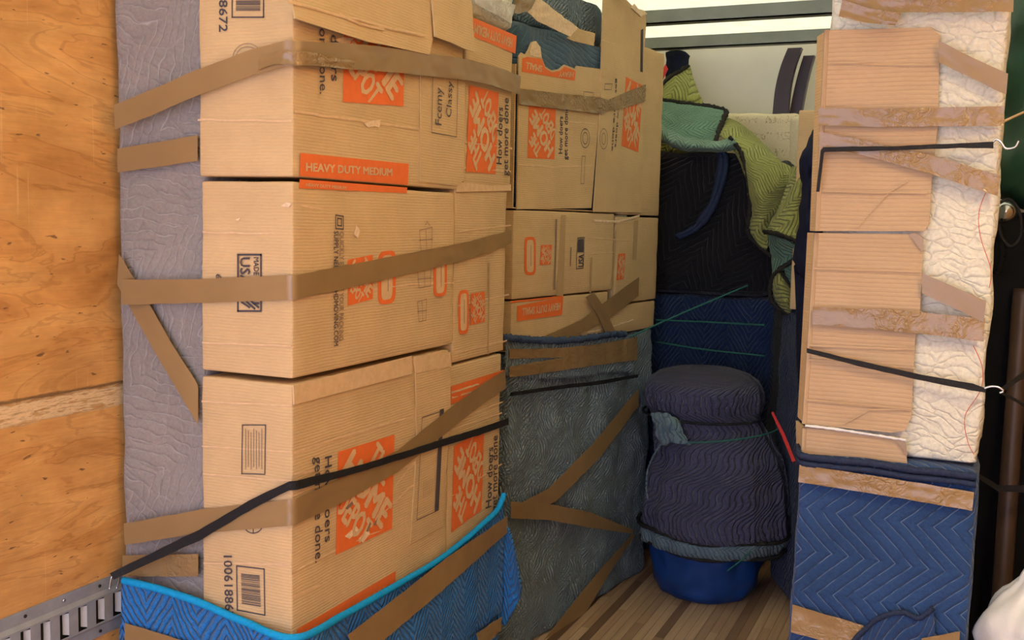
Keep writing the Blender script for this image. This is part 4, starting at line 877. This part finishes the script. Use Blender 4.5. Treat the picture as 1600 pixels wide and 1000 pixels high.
ol2 = A([[(1240, 262, 4.32), (1256, 260, 4.24), (1268, 268, 4.26), (1274, 284, 4.34)],
         [(1232, 280, 4.30), (1250, 284, 4.20), (1266, 290, 4.24), (1276, 306, 4.32)],
         [(1220, 318, 4.28), (1238, 322, 4.18), (1256, 320, 4.24), (1268, 330, 4.30)],
         [(1204, 350, 4.28), (1226, 358, 4.17), (1248, 362, 4.20), (1258, 345, 4.30)],
         [(1196, 360, 4.28), (1218, 368, 4.17), (1246, 378, 4.18), (1258, 388, 4.28)]])
vs, fs, uvs = patch(ol2, 26, 30, .008, 16, 6); mk('hanging_fold', vs, fs, 'olive', uvs, parent=og, thick=.012)
gr1 = A([[(1200, 364, 4.30), (1222, 372, 4.20), (1244, 382, 4.20), (1256, 388, 4.28)],
         [(1204, 392, 4.30), (1224, 402, 4.24), (1246, 404, 4.24), (1257, 402, 4.29)],
         [(1208, 420, 4.30), (1226, 428, 4.24), (1246, 432, 4.26), (1256, 430, 4.30)],
         [(1206, 452, 4.30), (1222, 460, 4.27), (1236, 466, 4.28), (1248, 460, 4.31)],
         [(1214, 478, 4.31), (1224, 482, 4.29), (1232, 488, 4.30), (1240, 478, 4.31)]])
vs, fs, uvs = patch(gr1, 22, 30, .006, 16, 9); mk('hanging_lining', vs, fs, 'green', uvs, parent=og, thick=.010)
ol3 = A([[(1208, 430, 4.26), (1216, 424, 4.23), (1224, 436, 4.23)], [(1208, 450, 4.26), (1222, 450, 4.21), (1238, 458, 4.24)], [(1214, 472, 4.27), (1228, 476, 4.23), (1238, 470, 4.26)], [(1230, 490, 4.28), (1234, 491, 4.27), (1238, 486, 4.28)]])
vs, fs, uvs = patch(ol3, 16, 16, .003, 20, 2); mk('folded_tip', vs, fs, 'olive', uvs, parent=og, thick=.008)
for pts in ([(1140, 214, 4.36), (1156, 236, 4.34), (1168, 276, 4.33), (1172, 325, 4.33), (1168, 362, 4.33), (1190, 388, 4.32), (1206, 402, 4.30)],
            [(1194, 362, 4.27), (1216, 366, 4.15), (1242, 376, 4.16), (1258, 388, 4.27), (1250, 400, 4.24), (1222, 418, 4.21), (1206, 436, 4.25), (1206, 470, 4.27), (1232, 490, 4.27), (1240, 470, 4.26), (1222, 424, 4.22)]):
    vs, fs, uvs = tube([at(*p) for p in pts], .009, 7, 90, .35); mk('dark_edge', vs, fs, 'darkedge', uvs, parent=og)
gg = thing('folded_blanket', at(1070, 190, 4.5), 'sea green quilted blanket with dark border lying over the black bundle', 'blanket')
gr = A([[(1012, 150, 4.78), (1042, 158, 4.76), (1080, 163, 4.72), (1134, 172, 4.70)],
        [(1010, 158, 4.64), (1040, 172, 4.62), (1084, 182, 4.56), (1130, 190, 4.56)],
        [(1008, 168, 4.54), (1040, 190, 4.50), (1080, 204, 4.46), (1124, 208, 4.48)],
        [(1007, 180, 4.48), (1046, 210, 4.42), (1080, 222, 4.38), (1118, 222, 4.42)]])
vs, fs, uvs = patch(gr, 40, 24, .006, 12, 5); mk('quilted_cloth', vs, fs, 'green', uvs, parent=gg, thick=.012)
rl = A([[(1002, 172, 4.46), (1030, 196, 4.42), (1066, 214, 4.38), (1120, 222, 4.38), (1145, 214, 4.38)],
        [(1001, 185, 4.42), (1030, 210, 4.36), (1066, 226, 4.33), (1120, 230, 4.33), (1150, 222, 4.34)],
        [(1000, 200, 4.46), (1030, 220, 4.40), (1066, 232, 4.38), (1120, 236, 4.38), (1150, 232, 4.38)]])
vs, fs, uvs = patch(rl, 60, 16, .012, 13, 6); mk('rolled_edge', vs, fs, 'greenp', uvs, parent=gg, thick=.012)
for pts in ([(1014, 152, 4.76), (1042, 158, 4.74), (1080, 163, 4.70), (1132, 172, 4.68), (1128, 190, 4.55), (1117, 222, 4.40)],):
    vs, fs, uvs = tube([at(*p) for p in pts], .011, 7, 90, .35); mk('dark_edge', vs, fs, 'darkedge', uvs, parent=gg)
ob = thing('blanket_corner', at(1060, 150, 4.95), 'olive blanket corner standing up behind the sea green blanket', 'blanket')
oc = A([[(1020, 152, 4.90), (1042, 125, 4.92), (1062, 112, 4.95), (1078, 104, 4.98)], [(1024, 156, 4.86), (1046, 138, 4.86), (1066, 128, 4.88), (1082, 124, 4.94)], [(1028, 160, 4.82), (1050, 158, 4.80), (1072, 160, 4.80), (1098, 164, 4.86)], [(1030, 190, 4.88), (1052, 192, 4.88), (1074, 192, 4.88), (1100, 192, 4.90)], [(1032, 240, 4.87), (1054, 240, 4.87), (1074, 240, 4.87), (1100, 240, 4.88)]])
vs, fs, uvs = patch(oc, 24, 18, .006, 16, 8); mk('quilted_cloth', vs, fs, 'olive', uvs, parent=ob, thick=.012)
vs, fs, uvs = tube([at(*p) for p in ((1020, 152, 4.88), (1042, 124, 4.90), (1062, 111, 4.93), (1076, 103, 4.97))], .010, 7, 40, .3); mk('dark_edge', vs, fs, 'darkedge', uvs, parent=ob)
bd = [[at(1042, 84, 5.1), at(1060, 82, 5.08), at(1076, 90, 5.1)], [at(1044, 105, 5.06), at(1058, 104, 5.03), at(1074, 108, 5.06)], [at(1040, 140, 5.05), at(1056, 140, 5.02), at(1078, 145, 5.05)]]
vs, fs, uvs = patch(bd, 14, 14, .01, 16, 2); tag(mk('dark_cloth', vs, fs, 'navyc', uvs, thick=.03), 'dark cloth bunched behind the standing olive corner under the roof rib', 'cloth')
strap('bright red strap slanting behind the upper middle carton', 'red_strap', [((1040, 100), (1044, 108), PY(4.94)), ((1020, 138), (1026, 146), PY(4.90)), ((1010, 156), (1014, 162), PY(4.86))], 'red', 0)
strap('thin red strap hanging down the black bundle beside the middle cartons', 'red_strap', [((1024, 234), (1029, 236), PY(4.34)), ((1015, 272), (1020, 273), PY(4.33)), ((1003, 318), (1008, 319), PY(4.33))], 'red', 0)
strap('red strap slanting down in front of the dark blue wrapped piece', 'red_strap', [((1205, 645), (1208, 643), PY(3.86)), ((1222, 682), (1227, 680), PY(3.80)), ((1238, 722), (1243, 720), PY(3.70))], 'red', 0)
wire('taut green cord running across the dark aisle to the middle cartons', 'green_cord', [at(985, 526, 3.95), at(1060, 492, 4.1), at(1168, 446, 4.30)], .0035, 'gstrap', 20, 'cord')
wire('green cord across the dark navy cabinet, upper one', 'green_cord', [at(1025, 500, 4.43), at(1100, 503, 4.42), at(1195, 508, 4.43)], .004, 'gstrap', 20, 'cord')
wire('green cord across the dark navy cabinet, lower one', 'green_cord', [at(1025, 534, 4.43), at(1100, 546, 4.42), at(1195, 556, 4.43)], .004, 'gstrap', 20, 'cord')
# dark blue wrapped piece right of the tub and carton on it
_a = math.atan2(.20, .43)
def slant(p): return V((-.535 + p.x * math.cos(_a) - p.y * math.sin(_a), 3.97 + p.x * math.sin(_a) + p.y * math.cos(_a), p.z))
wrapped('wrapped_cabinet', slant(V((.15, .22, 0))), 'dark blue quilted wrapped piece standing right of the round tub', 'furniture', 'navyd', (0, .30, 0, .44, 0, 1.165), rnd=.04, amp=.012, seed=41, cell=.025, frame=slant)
rb = thing('cardboard_box', (-.45, 4.25, 1.17), 'plain tall carton in the shade behind the right hand column', 'box')
vs, fs, uvs = softbox(-.655, -.40, 4.20, 4.40, 1.168, 1.955, cell=.03, rnd=.006, amp=.003, seed=5, inward=True); mk('box_body', vs, fs, 'card', uvs, parent=rb)
nbag = A([[(1276, 212, 3.3), (1282, 208, 3.28), (1292, 214, 3.3)], [(1262, 262, 3.25), (1274, 250, 3.2), (1292, 252, 3.25)], [(1268, 300, 3.25), (1278, 300, 3.18), (1294, 300, 3.25)], [(1258, 350, 3.25), (1272, 352, 3.18), (1292, 352, 3.25)], [(1254, 420, 3.25), (1266, 425, 3.2), (1284, 425, 3.25)], [(1256, 445, 3.3), (1266, 448, 3.26), (1284, 446, 3.3)], [(1262, 800, 3.3), (1272, 800, 3.25), (1288, 800, 3.3)]])
nbag.append([V((p.x, p.y, .03)) for p in nbag[-1]])
vs, fs, uvs = patch(nbag, 16, 30, .014, 14, 7); nb_ = tag(mk('hanging_bag', vs, fs, 'navyc', uvs, thick=.05), 'dark navy bag hanging behind the left edge of the right hand column', 'bag')

# ------------------------------------------------------------------ far right
wrapped('black_wrapped_furniture', (.22, 3.3, 0), 'black plastic wrapped furniture in the dark at the right edge', 'furniture', 'black_pl', (.02, .55, 3.02, 3.7, 0, 1.545), rnd=.03, amp=.01, seed=51, cell=.03, part='plastic_wrap')
wrapped('sleeping_bag', (.25, 3.2, 1.55), 'dark green nylon sleeping bag on the black furniture, upper right corner', 'bag', 'green_n', (.03, .52, 2.95, 3.5, 1.55, 2.18), rnd=.14, amp=.05, seed=53, freq=5, cell=.022, part='puffy_shell')
wire('brown round post leaning in the dark at the right edge', 'wooden_post', [V((.1207, 2.796, 0)), V((.1239, 2.892, .668)), V((.1271, 2.989, 1.35))], .024, 'post', 40, 'post')
kb = thing('metal_knob', at(1571, 345, 2.9), 'round steel knob in the dark right of the white blanket', 'knob')
c = at(1571, 331, 2.88)
vs, fs, uvs = lathe([(-.026, .006, .006, 0, 0, 0), (-.022, .014, .014, 0, 0, 0), (-.01, .024, .024, 0, 0, 0), (0, .027, .027, 0, 0, 0), (.01, .024, .024, 0, 0, 0), (.018, .016, .016, 0, 0, 0), (.020, .008, .008, 0, 0, 0), (.024, .004, .004, 0, 0, 0)], 28)
mk('knob_cap', [c + V((v.x, -v.z, v.y)) for v in vs], fs, 'chrome', uvs, parent=kb)
vs, fs, uvs = tube([c + V((0, .02, 0)), c + V((0, .12, 0))], .012, 10, 4); mk('knob_stem', vs, fs, 'chrome', uvs, parent=kb)
wire('loop of dark cable hanging right of the steel knob', 'cable', [at(x, y, 2.86) for x, y in ((1560, 318), (1578, 312), (1594, 335), (1594, 370), (1580, 385), (1566, 372), (1560, 350))], .004, 'strap', 40, 'cable')
wire('bundle of dark cable hanging below the steel knob', 'cable', [at(x, y, 2.87) for x, y in ((1560, 352), (1564, 375), (1566, 400), (1560, 420), (1556, 430))], .009, 'black_pl', 30, 'cable', .2)
wire('thin yellow cord stretched from the white blanket to the green bag', 'yellow_cord', [at(1568, 190, 2.45), at(1585, 182, 2.6), at(1612, 170, 2.8)], .003, 'torn', 12, 'cord')
strap('dark strap running level behind the navy chevron cabinet at the right', 'webbing_strap', [((1526, 738), (1526, 746), PY(2.7)), ((1560, 758), (1560, 768), PY(2.75)), ((1612, 758), (1612, 770), PY(2.8))], 'strap', 0)
tt = thing('storage_tote', (.26, 2.4, 0), 'dark navy tote under the white plastic bag at the right edge', 'tote')
vs, fs, uvs = softbox(.075, .44, 2.28, 2.62, 0, .52, cell=.03, rnd=.02, amp=.003, seed=61); mk('tote_body', vs, fs, 'navyc', uvs, parent=tt)
c = V((.185, 2.43, .525))
prof = [(0, .06, .06, 0, 0, 0), (.008, .09, .09, 0, 0, .02), (.04, .115, .11, 0, 0, .03), (.09, .125, .12, 0, 0, .035), (.14, .115, .11, 0, 0, .04), (.19, .085, .085, 0, 0, .05), (.225, .045, .045, 0, 0, .08), (.25, .03, .03, 0, 0, .1), (.27, .012, .012, 0, 0, 0)]
vs, fs, uvs = lathe([tuple(a + (b - a) * t for a, b in zip(p, q)) for p, q in zip(prof, prof[1:]) for t in (0, .33, .67)] + [prof[-1]], 120, .016, 16, 5, 7)
tag(mk('plastic_bag', [c + v for v in vs], fs, 'bag', uvs), 'crumpled white plastic bag at the right edge of the frame', 'bag')
